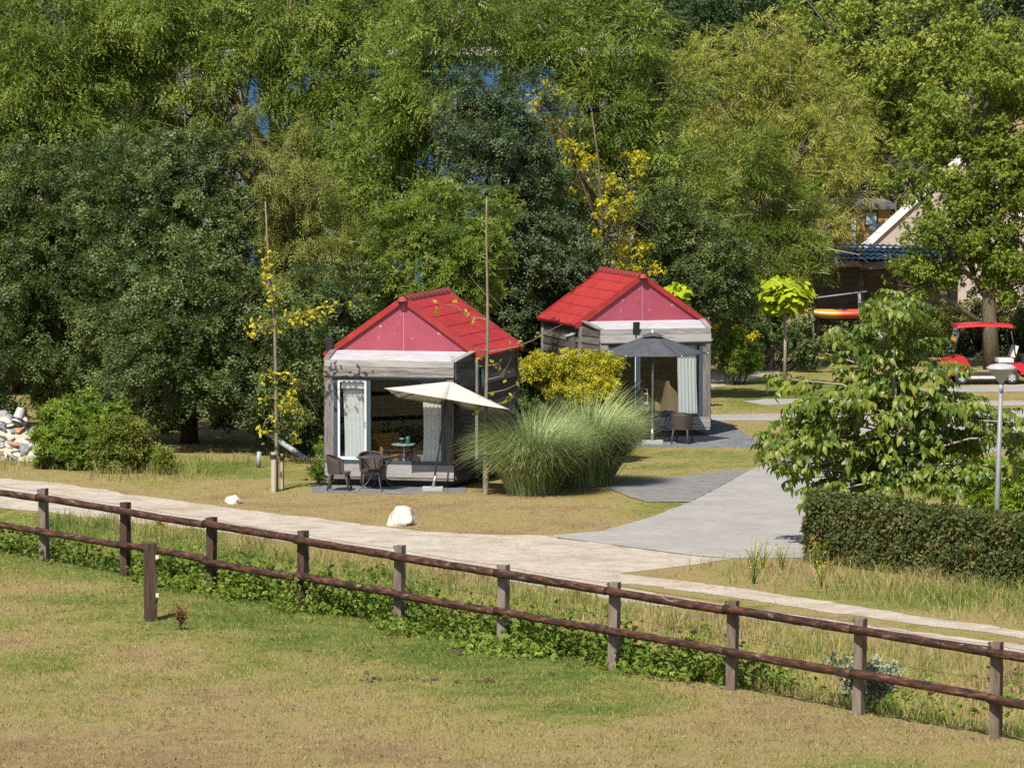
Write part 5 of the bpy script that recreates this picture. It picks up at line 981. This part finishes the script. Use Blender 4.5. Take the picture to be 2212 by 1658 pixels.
shrub('boundary_hedge', 'tall dark boundary hedge behind the golf cart', 'hedge', 2150, 168, lob(168, *[(2040 + 36 * i, 690 + 38 * j, 34, 36) for i in range(7) for j in range(3)]), T_SMALL, M_HEDGE, 71, None, per=24, clump=.34, cover=.9, size=1.4)
# ------------------------------------------------------------------ clipped hedges in front
def clipped(name, label, corners, h, n, tmpl, mat, rs, size=1.0, uneven=.06):
    """a clipped hedge: leaf sprays packed in a box-like shell over a ground outline (four corners)"""
    c = [Vector(p) for p in corners]; ctr = sum(c, Vector()) / 4; root = thing(name, label, 'hedge', ctr); g = np.random.default_rng(rs)
    A, B, C_, D_ = [np.array(p - ctr) for p in c]
    u = g.random(n); w = g.random(n); zz = g.random(n); face = g.random(n); dp = np.abs(g.normal(size=n)) * .07
    u = np.where(face < .12, dp / 3, np.where(face < .16, 1 - dp / 3, u)); w = np.where((face >= .16) & (face < .58), dp / 1.3, np.where((face >= .58) & (face < .66), 1 - dp / 1.3, w)); zz = np.where(face >= .66, 1 - dp / h, zz)
    base = (A[None] * ((1 - u) * (1 - w))[:, None] + B[None] * (u * (1 - w))[:, None] + C_[None] * (u * w)[:, None] + D_[None] * ((1 - u) * w)[:, None])
    wob = uneven * vn(base[:, 0] * 1.0, base[:, 1] + zz * 1.7, .8, 2) + .5 * uneven * vn(base[:, 0], base[:, 1] + zz, .3, 5)
    nrm = np.stack([np.where(face < .12, -1., np.where(face < .16, 1., 0.)), np.where((face >= .16) & (face < .58), -1., np.where((face >= .58) & (face < .66), 1., 0.)), np.where(face >= .66, 1., .25)], 1)
    rot = math.atan2((B - A)[1], (B - A)[0]); cr_, sr_ = math.cos(rot), math.sin(rot); nrm = np.stack([nrm[:, 0] * cr_ - nrm[:, 1] * sr_, nrm[:, 0] * sr_ + nrm[:, 1] * cr_, nrm[:, 2]], 1)
    pos = base + np.stack([0 * u, 0 * u, .02 + zz * h], 1) + nrm * wob[:, None] + g.normal(size=(n, 3)) * .025
    keep = vn(base[:, 0] * 1.0, base[:, 1] + zz * 1.3, .55, 7) > -1.25; pos = pos[keep]; nrm = nrm[keep]; m = len(pos)
    V, q, t = spread(tmpl, pos, unit(g.normal(size=(m, 3)) + nrm * .5), unit(nrm + g.normal(size=(m, 3)) * .55 + np.array([0, 0, .3])), size * g.uniform(.7, 1.3, m)); k = len(tmpl[0])
    cl = np.clip(.5 + .38 * vn(pos[:, 0], pos[:, 2] * 1.4 + pos[:, 1], .9, 3), 0, 1)
    tag(obj('foliage', fmesh('foliage', V, q, t, {'rnd': np.repeat(g.random(m * k // 4), 4), 'clump': np.repeat(cl, k)}), mat, root), kind='stuff')
    mb = MB(); r_ = random.Random(rs)
    for _ in range(60):
        a, b = r_.random(), r_.uniform(.12, .9); p0 = Vector(A) * ((1 - a) * (1 - b)) + Vector(B) * (a * (1 - b)) + Vector(C_) * (a * b) + Vector(D_) * ((1 - a) * b); e_ = p0 + Vector((r_.uniform(-.25, .25), r_.uniform(-.3, .1), r_.uniform(.5, .95) * h)); mb.tube([p0, p0.lerp(e_, .5) + Vector((r_.uniform(-.06, .06), 0, 0)), e_], [.016, .011, .004], 4, False)
    mb.build('stem', M_BARKD, root); return root
a, b = G(1742, 1214, 0), G(2330, 1292, 0); dv = Vector((.25, 1.5, 0))
clipped('clipped_hedge', 'dark green clipped hedge with tall grass at its foot by the road', [a, b, b + dv, a + dv], 1.33, 23000, T_TINY, M_HEDGE, 81, 1.3, .08)
a, b = G(2085, 1120, 0), G(2400, 1128, 0); dv = Vector((.5, 4.0, 0))
clipped('clipped_hedge', 'bright yellow green clipped hedge behind the street lamp', [a, b, b + dv, a + dv], 1.02, 9000, T_LAUREL, M_HEDGB, 82, .85, .12)

# ------------------------------------------------------------------ pampas grass
t = NT('pampas_blade'); cl_ = t.ramp(t.attr('rnd'), [(.1, (.16, .235, .075)), (.5, (.28, .365, .13)), (.8, (.40, .46, .19)), (.97, (.52, .47, .25))]); t.fin(cl_, .5, 0, .35); tr = t.n('ShaderNodeBsdfTranslucent', {0: cl_}); t.set(t.out.inputs[0], t.n('ShaderNodeMixShader', {0: .25, 1: t.b.outputs[0], 2: tr.outputs[0]}).outputs[0]); M_PAMP = t.m
def pampas(label, px, py, n, ln, spread_, rs):
    g = np.random.default_rng(rs); c = G(px, py, 0); root = thing('pampas_grass', label, 'pampas grass', c, 0, 'pampas grass clumps'); S = 5
    az = g.uniform(0, 6.283, n); r0 = .62 * np.sqrt(g.random(n)); l = ln * g.uniform(.55, 1.1, n); tilt = np.abs(g.normal(size=n)) * .14 + .02 + .22 * r0; bend = g.uniform(.8, 2.3, n) * spread_; l = l * (1.08 - .45 * r0); wd = g.uniform(.006, .010, n)
    p = np.stack([r0 * np.cos(az), r0 * np.sin(az), 0 * az], 1); a2 = az + g.normal(size=n) * .5; rows = []; sd = np.stack([-np.sin(a2 + .6), np.cos(a2 + .6), 0 * az], 1)
    for i in range(S + 1):
        f_ = i / S; w = wd * (1 - f_ ** 2 * .92); rows.append(np.stack([p - sd * w[:, None], p + sd * w[:, None]], 1)); th = tilt + bend * f_ ** 1.6; st = l / S
        p = p + np.stack([np.sin(th) * np.cos(a2) * st, np.sin(th) * np.sin(a2) * st, np.cos(th) * st], 1); p[:, 2] = np.maximum(p[:, 2], .01)
    V = np.stack(rows, 1).reshape(n, -1, 3); k = 2 * (S + 1); q = np.array([[2 * i, 2 * i + 1, 2 * i + 3, 2 * i + 2] for i in range(S)])[None] + (np.arange(n) * k)[:, None, None]
    tag(obj('blades', fmesh('blades', V.reshape(-1, 3), q.reshape(-1, 4), None, {'rnd': np.repeat(g.random(n), k)}), M_PAMP, root), kind='stuff')
    mb = MB(); r_ = random.Random(rs)
    for _ in range(9): a = r_.uniform(0, 6.28); mb.tube([(0, 0, 0), (.15 * math.cos(a), .15 * math.sin(a), .8), (.5 * math.cos(a), .5 * math.sin(a), 1.7)], [.008, .006, .003], 4, False)
    mb.build('stalk', M_PALEB, root)
pampas('arching pampas grass clump against the young staked tree', 1150, 1066, 7500, 2.5, 1.15, 91)
pampas('taller arching pampas grass clump beside the dark parking bay', 1268, 1047, 7500, 2.75, 1.15, 92)

# ------------------------------------------------------------------ young ginkgos with stakes
M_GBARK = barkmat('young_bark', (.12, .095, .065), (.25, .21, .155))
FAN = [(0, 0, 0), (.05, -.045, .006), (.075, 0, 0), (.05, .045, .006)]
T_FAN = (np.array(FAN + [(a * .8 + .01, b * .8 + .03, c_ - .03) for a, b, c_ in FAN] + [(a * .9 - .01, b * .9 - .03, c_ - .015) for a, b, c_ in FAN]), np.array([[0, 1, 2, 3], [4, 5, 6, 7], [8, 9, 10, 11]]), None)
def ginkgo(label, base, tops, branches, rs):
    c = G(*base, 0); d = c.y; root = thing('ginkgo_tree', label, 'tree', c, 0, 'young ginkgo trees'); g = np.random.default_rng(rs); mb = MB(); r_ = random.Random(rs)
    tr_ = [P(x, y, d) - c for x, y in tops]; n = len(tr_); mb.tube([Vector((0, 0, -.05))] + tr_, [.045] + [.036 * (1 - i / n) + .011 for i in range(n)], 8, True, .05)
    PP = []
    for pts, dens in branches:
        dy = r_.uniform(-.6, .5); ps = [P(x, y, d) - c + Vector((0, dy * i / max(1, len(pts) - 1), 0)) for i, (x, y) in enumerate(pts)]; mb.tube(ps, [.016 - .012 * i / (len(ps) - 1) for i in range(len(ps))], 5, False)
        for i in range(len(ps) - 1):
            L = (ps[i + 1] - ps[i]).length
            for _ in range(int(L * dens * .72)): f_ = r_.random(); PP.append(tuple(ps[i].lerp(ps[i + 1], f_) + Vector((r_.gauss(0, .085), r_.gauss(0, .09), r_.gauss(-.03, .08)))))
    mb.build('trunk', M_GBARK, root, True); pos = np.array(PP); m = len(pos)
    V, q, t = spread(T_FAN, pos, unit(g.normal(size=(m, 3)) + np.array([0, -.3, -.2])), unit(g.normal(size=(m, 3)) * .7 + np.array([0, -.6, .6])), g.uniform(.7, 1.3, m)); 
    tag(obj('crown', fmesh('crown', V, q, t, {'rnd': np.repeat(g.random(m * 3), 4), 'clump': np.repeat(g.random(m), 12)}), M_GINK, root), kind='stuff'); return root
ginkgo('young ginkgo with yellow leaves tied to two stakes by the track', (597, 1060), [(597, 980), (596, 850), (593, 700), (583, 600), (577, 520), (573, 436)],
       [([(580, 540), (579, 600), (586, 650)], 60), ([(592, 690), (560, 695), (532, 705)], 50), ([(592, 700), (560, 712), (540, 716)], 40), ([(592, 690), (630, 682), (670, 668), (740, 655)], 55), ([(593, 700), (640, 690), (690, 676)], 50), ([(592, 660), (600, 640), (612, 628)], 40), ([(595, 800), (570, 810), (560, 820)], 40), ([(595, 805), (620, 805), (645, 825), (630, 835)], 50), ([(596, 850), (630, 862), (645, 900), (643, 945)], 50), ([(596, 870), (615, 880), (628, 862)], 40), ([(596, 890), (575, 905), (566, 930)], 45), ([(596, 860), (575, 858), (560, 865)], 35), ([(576, 505), (579, 570)], 40)], 1)
ginkgo('slender young ginkgo with few leaves beside the pampas grass', (1046, 1062), [(1047, 980), (1050, 850), (1053, 700), (1052, 600), (1050, 500), (1051, 424)],
       [([(1053, 690), (1010, 685), (985, 662), (940, 656)], 14), ([(1052, 640), (1030, 615), (1010, 590)], 3), ([(1053, 760), (1110, 750), (1150, 735), (1190, 712), (1215, 700)], 5), ([(1051, 790), (1075, 785), (1085, 800)], 22), ([(1050, 850), (1090, 840), (1140, 815)], 4), ([(1050, 860), (1030, 850), (1025, 875)], 25), ([(1050, 865), (1070, 872), (1100, 862), (1115, 840)], 10), ([(1048, 870), (1030, 885), (1045, 890)], 35), ([(1050, 760), (1030, 752), (1022, 762)], 22), ([(1050, 820), (1080, 812), (1095, 790), (1105, 770)], 6)], 2)
M_STAKE = woodmat('stake_wood', [(.3, (.12, .09, .06)), (.55, (.28, .225, .165)), (.8, (.40, .34, .27))], (8, 8, 1), 2.5)
def stake(label, px, py, h, r=.055):
    c = G(px, py, 0); root = thing('tree_stake', label, 'stake', c, 0, 'wooden tree stakes'); MB().tube([(0, 0, -.2), (.01, 0, h)], r, 9, True, .04).build('stake_pole', M_STAKE, root); MB().lathe([(r + .004, h - .16), (r + .014, h - .16), (r + .014, h - .06), (r + .004, h - .06)], 12).build('tie_strap', M_BLACK, root)
stake('thicker wooden stake on the left of the yellow leaved ginkgo', 590.5, 1062, .98, .07); stake('thinner wooden stake on the right of the yellow leaved ginkgo', 609, 1056, .88, .05); stake('round wooden stake tied to the slender ginkgo by the pampas', 1048.5, 1068, 1.05, .07)

# ------------------------------------------------------------------ walnut and catalpas: large leaves, each its own
def leafshape(L, W, curl, n=5):
    vs = []; fs = []
    for i in range(n + 1):
        f_ = i / n; w = W * .5 * math.sin(math.pi * min(.98, f_ ** .85 + .015)) ; z = -curl * L * f_ * f_
        vs += [(f_ * L, -w, z + .12 * w), (f_ * L, 0, z - .06 * W), (f_ * L, w, z + .12 * w)]
    for i in range(n): a = 3 * i; fs += [(a, a + 1, a + 4, a + 3), (a + 1, a + 2, a + 5, a + 4)]
    return vs, fs
def compound(seed):
    r_ = random.Random(seed); V = []; Q = []
    def put(ox, oz, ang, L, W):
        vs, fs = leafshape(L, W, r_.uniform(.25, .6), 3); pit = r_.uniform(.3, .9); ro = r_.uniform(-.4, .4); n = len(V); c, s = math.cos(ang), math.sin(ang)
        for x, y, z in vs:
            y, z = y * math.cos(ro) - z * math.sin(ro), y * math.sin(ro) + z * math.cos(ro); x, z = x * math.cos(pit) + z * math.sin(pit), -x * math.sin(pit) + z * math.cos(pit); V.append((ox + c * x - s * y, s * x + c * y, oz + z))
        Q.extend([tuple(i + n for i in f_) for f_ in fs])
    for i in range(3):
        x = .10 + .085 * i
        for sg in (-1, 1): put(x, -.5 * x * x, sg * r_.uniform(.9, 1.25), r_.uniform(.13, .17) * (.8 + .1 * i), r_.uniform(.08, .098))
    put(.33, -.055, 0, .19, .11); return np.array(V), np.array(Q)
WL = [compound(i) for i in range(5)]
def leaf_me(k, base, mat, nm='leaf'):
    V, Q = base; me = fmesh(nm, V, Q, None, {'rnd': np.full(len(V), .15 + .17 * k), 'clump': np.full(len(V), .2 + .15 * k)}, True); me.materials.append(mat); return me
wme = [leaf_me(k, WL[k % 5], M_WAL) for k in range(5)]
wb = G(1945, 1176, 0); wt = thing('walnut_tree', 'young walnut tree with large drooping leaves behind the clipped hedge', 'tree', wb); dW = wb.y; mb = MB()
ax = [Vector((0, 0, -.1)), P(1945, 1060, dW) - wb, P(1943, 960, dW) - wb, P(1935, 860, dW) - wb, P(1925, 770, dW) - wb, P(1912, 690, dW) - wb]
mb.tube(ax, [.085, .075, .065, .05, .035, .014], 9, True, .05); ends = []
r_ = random.Random(17)
limbs = [(1080, 1690, 1010), (1050, 1720, 1040), (1000, 1665, 960), (1020, 1690, 985), (1060, 1780, 1060), (960, 1690, 900), (1040, 2130, 1010), (1030, 2180, 1000), (1010, 2215, 960), (1000, 2150, 930), (960, 2190, 905), (1050, 2030, 1060), (920, 1740, 860), (920, 2120, 880), (1050, 1900, 1060), (990, 1760, 1000), (990, 2090, 990), (940, 1790, 850), (930, 2060, 860), (1060, 1700, 1000), (1050, 1745, 1060), (1040, 1850, 1070), (1050, 2080, 1030), (1000, 2190, 960), (1010, 1690, 940), (960, 1720, 870), (950, 2150, 900), (900, 1700, 820), (900, 2080, 850), (860, 1790, 770), (850, 2050, 790), (800, 1830, 720), (790, 1990, 740), (740, 1900, 660), (730, 1950, 670), (980, 1800, 960), (970, 2060, 960), (920, 1830, 900), (930, 2000, 900), (1040, 1990, 1050), (860, 1920, 830), (1000, 1900, 1000), (1000, 2000, 980), (1010, 2230, 930), (780, 1880, 700), (690, 1912, 645), (930, 1760, 910)]
for y0, x1, y1 in limbs:
    f_ = max(0, min(4.99, (1176 - y0) / 486 * 5)); s_ = ax[int(f_)].lerp(ax[int(f_) + 1], f_ % 1); e_ = P(x1, y1, dW) - wb + Vector((0, r_.uniform(-1.5, 1.3), 0)); m_ = s_.lerp(e_, .5) + Vector((0, 0, r_.uniform(.02, .25)))
    mb.tube([s_, m_, e_], [.030, .020, .008], 6, False)
    for k in range(r_.randint(8, 11)):
        q_ = s_.lerp(m_, r_.random()) if r_.random() < .42 else m_.lerp(e_, r_.uniform(.1, 1)); w_ = q_ + Vector((r_.uniform(-.35, .35), r_.uniform(-.35, .3), r_.uniform(-.06, .28))); mb.tube([q_, w_], [.008, .004], 4, False); ends.append((w_, (w_ - s_)))
    ends.append((e_, e_ - s_))
mb.build('trunk', M_PALEB, wt, True)
items = []
for p, dr in ends:
    for k in range(r_.randint(3, 5)):
        az = math.atan2(dr.y, dr.x) + r_.gauss(0, 1.1); items.append((p + Vector((r_.gauss(0, .03), r_.gauss(0, .03), r_.gauss(0, .03))), az, r_.uniform(-.25, .55), r_.gauss(0, .35), r_.uniform(.8, 1.2)))
items.sort(key=lambda i: i[0].y)
for i, (p, az, pi_, ro, s_) in enumerate(items[:290]):
    o = obj('leaf', wme[i % 5], None, wt, p, (ro, pi_, az)); o.scale = (s_,) * 3
V_, Q_, R_ = [], [], []; nn = 0
for i, (p, az, pi_, ro, s_) in enumerate(items[290:]):
    V, Q = WL[i % 5]; mt = np.array((Matrix.Rotation(az, 3, 'Z') @ Matrix.Rotation(pi_, 3, 'Y') @ Matrix.Rotation(ro, 3, 'X')) * s_); V_.append(V @ mt.T + np.array(p)); Q_.append(Q + nn); nn += len(V); R_.append(np.full(len(V), r_.random()))
tag(obj('crown', fmesh('crown', np.concatenate(V_), np.concatenate(Q_), None, {'rnd': np.concatenate(R_), 'clump': np.concatenate(R_)}, True), M_WAL, wt), kind='stuff')
M_NUT = plain('green_walnut', (.28, .33, .03), .5)
nut = MB().lathe([(0, 0), (.015, .003), (.026, .02), (.026, .032), (.015, .048), (0, .052)], 10).mesh('walnut_fruit', True); nut.materials.append(M_NUT)
for p, dr in r_.sample(ends, 30): obj('walnut_fruit', nut, None, wt, p + Vector((0, -.05, -.06)))
def heart(seed):
    r_ = random.Random(seed); L = .30; pts = [(0, 0), (-.03, .08), (.02, .14), (.12, .13), (.22, .07), (.31, 0)]; vs = [(x, 0, -.25 * x * x) for x, _ in pts]; up = [(x, y, -.25 * x * x - .25 * y) for x, y in pts[1:-1]]; dn = [(x, -y, -.25 * x * x - .25 * y) for x, y in pts[1:-1]]
    V = vs + up + dn; n = 6; Q = [(0, 1, 6 + 0, 6 + 0)]; T = [(0, 6, 1), (1, 6, 7), (1, 7, 2), (2, 7, 8), (2, 8, 3), (3, 8, 9), (3, 9, 4), (4, 9, 5), (0, 1, 10), (1, 11, 10), (1, 2, 11), (2, 12, 11), (2, 3, 12), (3, 13, 12), (3, 4, 13), (4, 5, 13)]
    return np.array(V), np.array(T)
def catalpa(label, px, d, ctr, rad, n, trunk_base_z, rs, sz=1.0):
    c = Vector((P(px, 800, d).x, d, trunk_base_z)); root = thing('catalpa_tree', label, 'tree', c, 0, 'lime green catalpas'); g = random.Random(rs); cc = P(*ctr, d) - c; V, T = heart(rs); mes = []
    for k in range(4): me = fmesh('leaf', V, None, T, {'rnd': np.full(len(V), .15 + .22 * k), 'clump': np.full(len(V), .5)}, True); me.materials.append(M_CATA); mes.append(me)
    mb = MB(); mb.tube([(0, 0, 0), (.02, 0, cc.z * .5), (cc.x, cc.y, cc.z)], [.06, .05, .04], 8, True)
    for i in range(n):
        v = Vector((g.gauss(0, 1), g.gauss(0, 1), g.gauss(0, 1))).normalized(); v.y = -abs(v.y) if g.random() < .65 else v.y; f_ = g.uniform(.6, 1.05); p = cc + Vector((v.x * rad[0], v.y * rad[1], v.z * rad[2])) * f_
        o = obj('leaf', mes[i % 4], None, root, p, (g.gauss(0, .45), g.uniform(.25, 1.1), math.atan2(v.y, v.x) + g.gauss(0, .7))); o.scale = (sz * g.uniform(.75, 1.2),) * 3
        if i % 6 == 0: mb.tube([cc, p], [.02, .006], 4, False)
    mb.build('trunk', M_PALEB, root, True)
catalpa('lime green ball catalpa on a slim trunk by the shed lawn', 1694, 152.7, (1692, 632), (.92, .85, .62), 230, 0, 1)
catalpa('lime green catalpa half hidden behind the far cabin roof', 1460, 142.5, (1460, 628), (.42, .45, .35), 60, 0, 2, .9)

# ------------------------------------------------------------------ brambles and weeds along the ditch
g = np.random.default_rng(77); PS = []; CL = []
def bramble_run(t0, t1, lo, hi, n, sx, sh, sz):
    for i in range(n):
        s_ = g.uniform(lo, hi); tt = g.uniform(t0, t1)
        if vn(s_ * 3.5, tt * 3.5, 4.2, 3) < .05 and g.random() < .85: continue
        c = FA + FD * s_ + FN * tt; m = int(g.uniform(30, 66)); rr = sx * g.uniform(.6, 1.4)
        o = g.normal(size=(m, 3)) * np.array([rr, rr, sh * .55]); o[:, 2] = np.abs(o[:, 2]); p = np.array([c.x, c.y, 0]) + o; p[:, 2] += hgt(p[:, 0], p[:, 1]) + .03; PS.append(p); CL.append(np.full(m, g.random()))
bramble_run(.3, 1.9, .2, 3.4, 190, .34, .55, 1); bramble_run(-.3, .6, 1.3, 3.2, 60, .36, .42, 1); bramble_run(.2, 1.8, 3.2, 5.2, 150, .34, .55, 1); bramble_run(.2, 1.4, 5.2, 7.0, 120, .32, .55, 1); bramble_run(-.6, .3, 4.0, 6.6, 36, .30, .20, 1); bramble_run(.2, 2.0, -2, .4, 60, .35, .45, 1); bramble_run(1.2, 3.2, 6.5, 8.2, 16, .28, .30, 1); bramble_run(1.8, 3.0, .4, 5.0, 34, .26, .32, 1); bramble_run(3.0, 4.0, 1, 9, 18, .18, .2, 1)
pos = np.concatenate(PS); cl = np.concatenate(CL); m = len(pos); T_BR = tmpl_of([kite(.085, .06, 0, 0, 0, a, -.02, .2) for a in (-.9, 0, .9)])
V, q, t = spread(T_BR, pos, unit(g.normal(size=(m, 3)) + np.array([0, -.3, 0])), unit(g.normal(size=(m, 3)) * .55 + np.array([0, -.35, 1.0])), g.uniform(.5, 1.2, m))
tag(obj('bramble_thicket', fmesh('bramble_thicket', V, q, t, {'rnd': np.repeat(g.random(m * 3), 4), 'clump': np.repeat(cl, 12)}), M_BRAM), 'green bramble thicket sprawling through the ditch along the rail fence', 'bramble', kind='stuff')
def herb(name, label, cat, px, py, d, spots, tmpl, mat, rs, h, rad, size=1.0, stems=8, group=None, z0=None):
    c = G(px, py, 0) if d is None else Vector((P(px, py, d).x, d, 0)); c.z = hz(c.x, c.y); root = thing(name, label, cat, c, 0, group); gg = np.random.default_rng(rs); mb = MB(); PP = []
    for i in range(stems):
        a = gg.uniform(0, 6.28); e_ = Vector((math.cos(a) * rad * gg.uniform(.2, 1), math.sin(a) * rad * gg.uniform(.2, 1), h * gg.uniform(.55, 1.05))); mb.tube([(0, 0, -.03), e_ * .5 + Vector((0, 0, .08 * h)), e_], [.010, .007, .003], 4, False)
        for _ in range(spots): f_ = gg.uniform(.82 if name == 'ragwort' else .35, 1.05); PP.append(tuple(e_ * f_ + Vector((gg.normal() * .05, gg.normal() * .05, .1 * h * f_ * (1 - f_) + gg.normal() * .03))))
    mb.build('stem', M_BARK if name != 'ragwort' else M_BRAM, root); pos = np.array(PP); m = len(pos); k = len(tmpl[0])
    V, q, t = spread(tmpl, pos, unit(gg.normal(size=(m, 3))), unit(gg.normal(size=(m, 3)) * .6 + np.array([0, -.4, .8])), size * gg.uniform(.7, 1.3, m)); kv = 3 if tmpl[1] is None else 4; tag(obj('foliage', fmesh('foliage', V, q, t, {'rnd': np.repeat(gg.random(m * k // kv), kv), 'clump': np.repeat(gg.random(m), k)}), mat, root), kind='stuff'); return root
zc8 = lambda x, y: ((x / 1.58 + 2200) * .6142, (y / 1.58 + 1900) * .6142)
herb('silver_poplar', 'silvery white poplar seedling behind the fence in the ditch', 'plant', *zc8(1330, 850), None, 22, T_SMALL, M_SILV, 1, .85, .60, .8, 20)
herb('oak_seedling', 'small dark oak seedling growing on the ditch bank', 'plant', *zc8(320, 600), None, 12, T_SMALL, M_THORN, 2, .5, .4, .8, 10)
herb('dock_plant', 'rusty brown dock with seed heads beside the lone post', 'plant', 389, 1338, None, 16, T_TINY, M_DOCK, 3, .5, .22, .8, 8)
for i, (x, y) in enumerate(((100, 205), (160, 195), (285, 205), (520, 200), (95, 300), (560, 330))): 
    px, py = (x / 1.951 + 2600) * .6142, ((y + 1000) / 1.951 + 1350) * .6142 ; herb('ragwort', 'ragwort with small yellow flowers at the foot of clipped hedge', 'flower', px, py + 22, None, 6, T_TINY, M_FLOW, 10 + i, .62, .25, .42, 7, 'ragwort plants by the hedge')
for i, (px, py) in enumerate(((690, 1035), (705, 1010))): herb('nettle_clump', 'fresh green weeds sprouting at the left corner of the near cabin' if i == 0 else 'taller green weed against the left wall of the near cabin', 'plant', px, py + 12, None, 16, T_LAUREL, M_LAUR, 30 + i, .55 + .3 * i, .3, .7, 9)

if False: print(sum(len(m.loops) - 2 * len(m.polygons) for m in bpy.data.meshes))
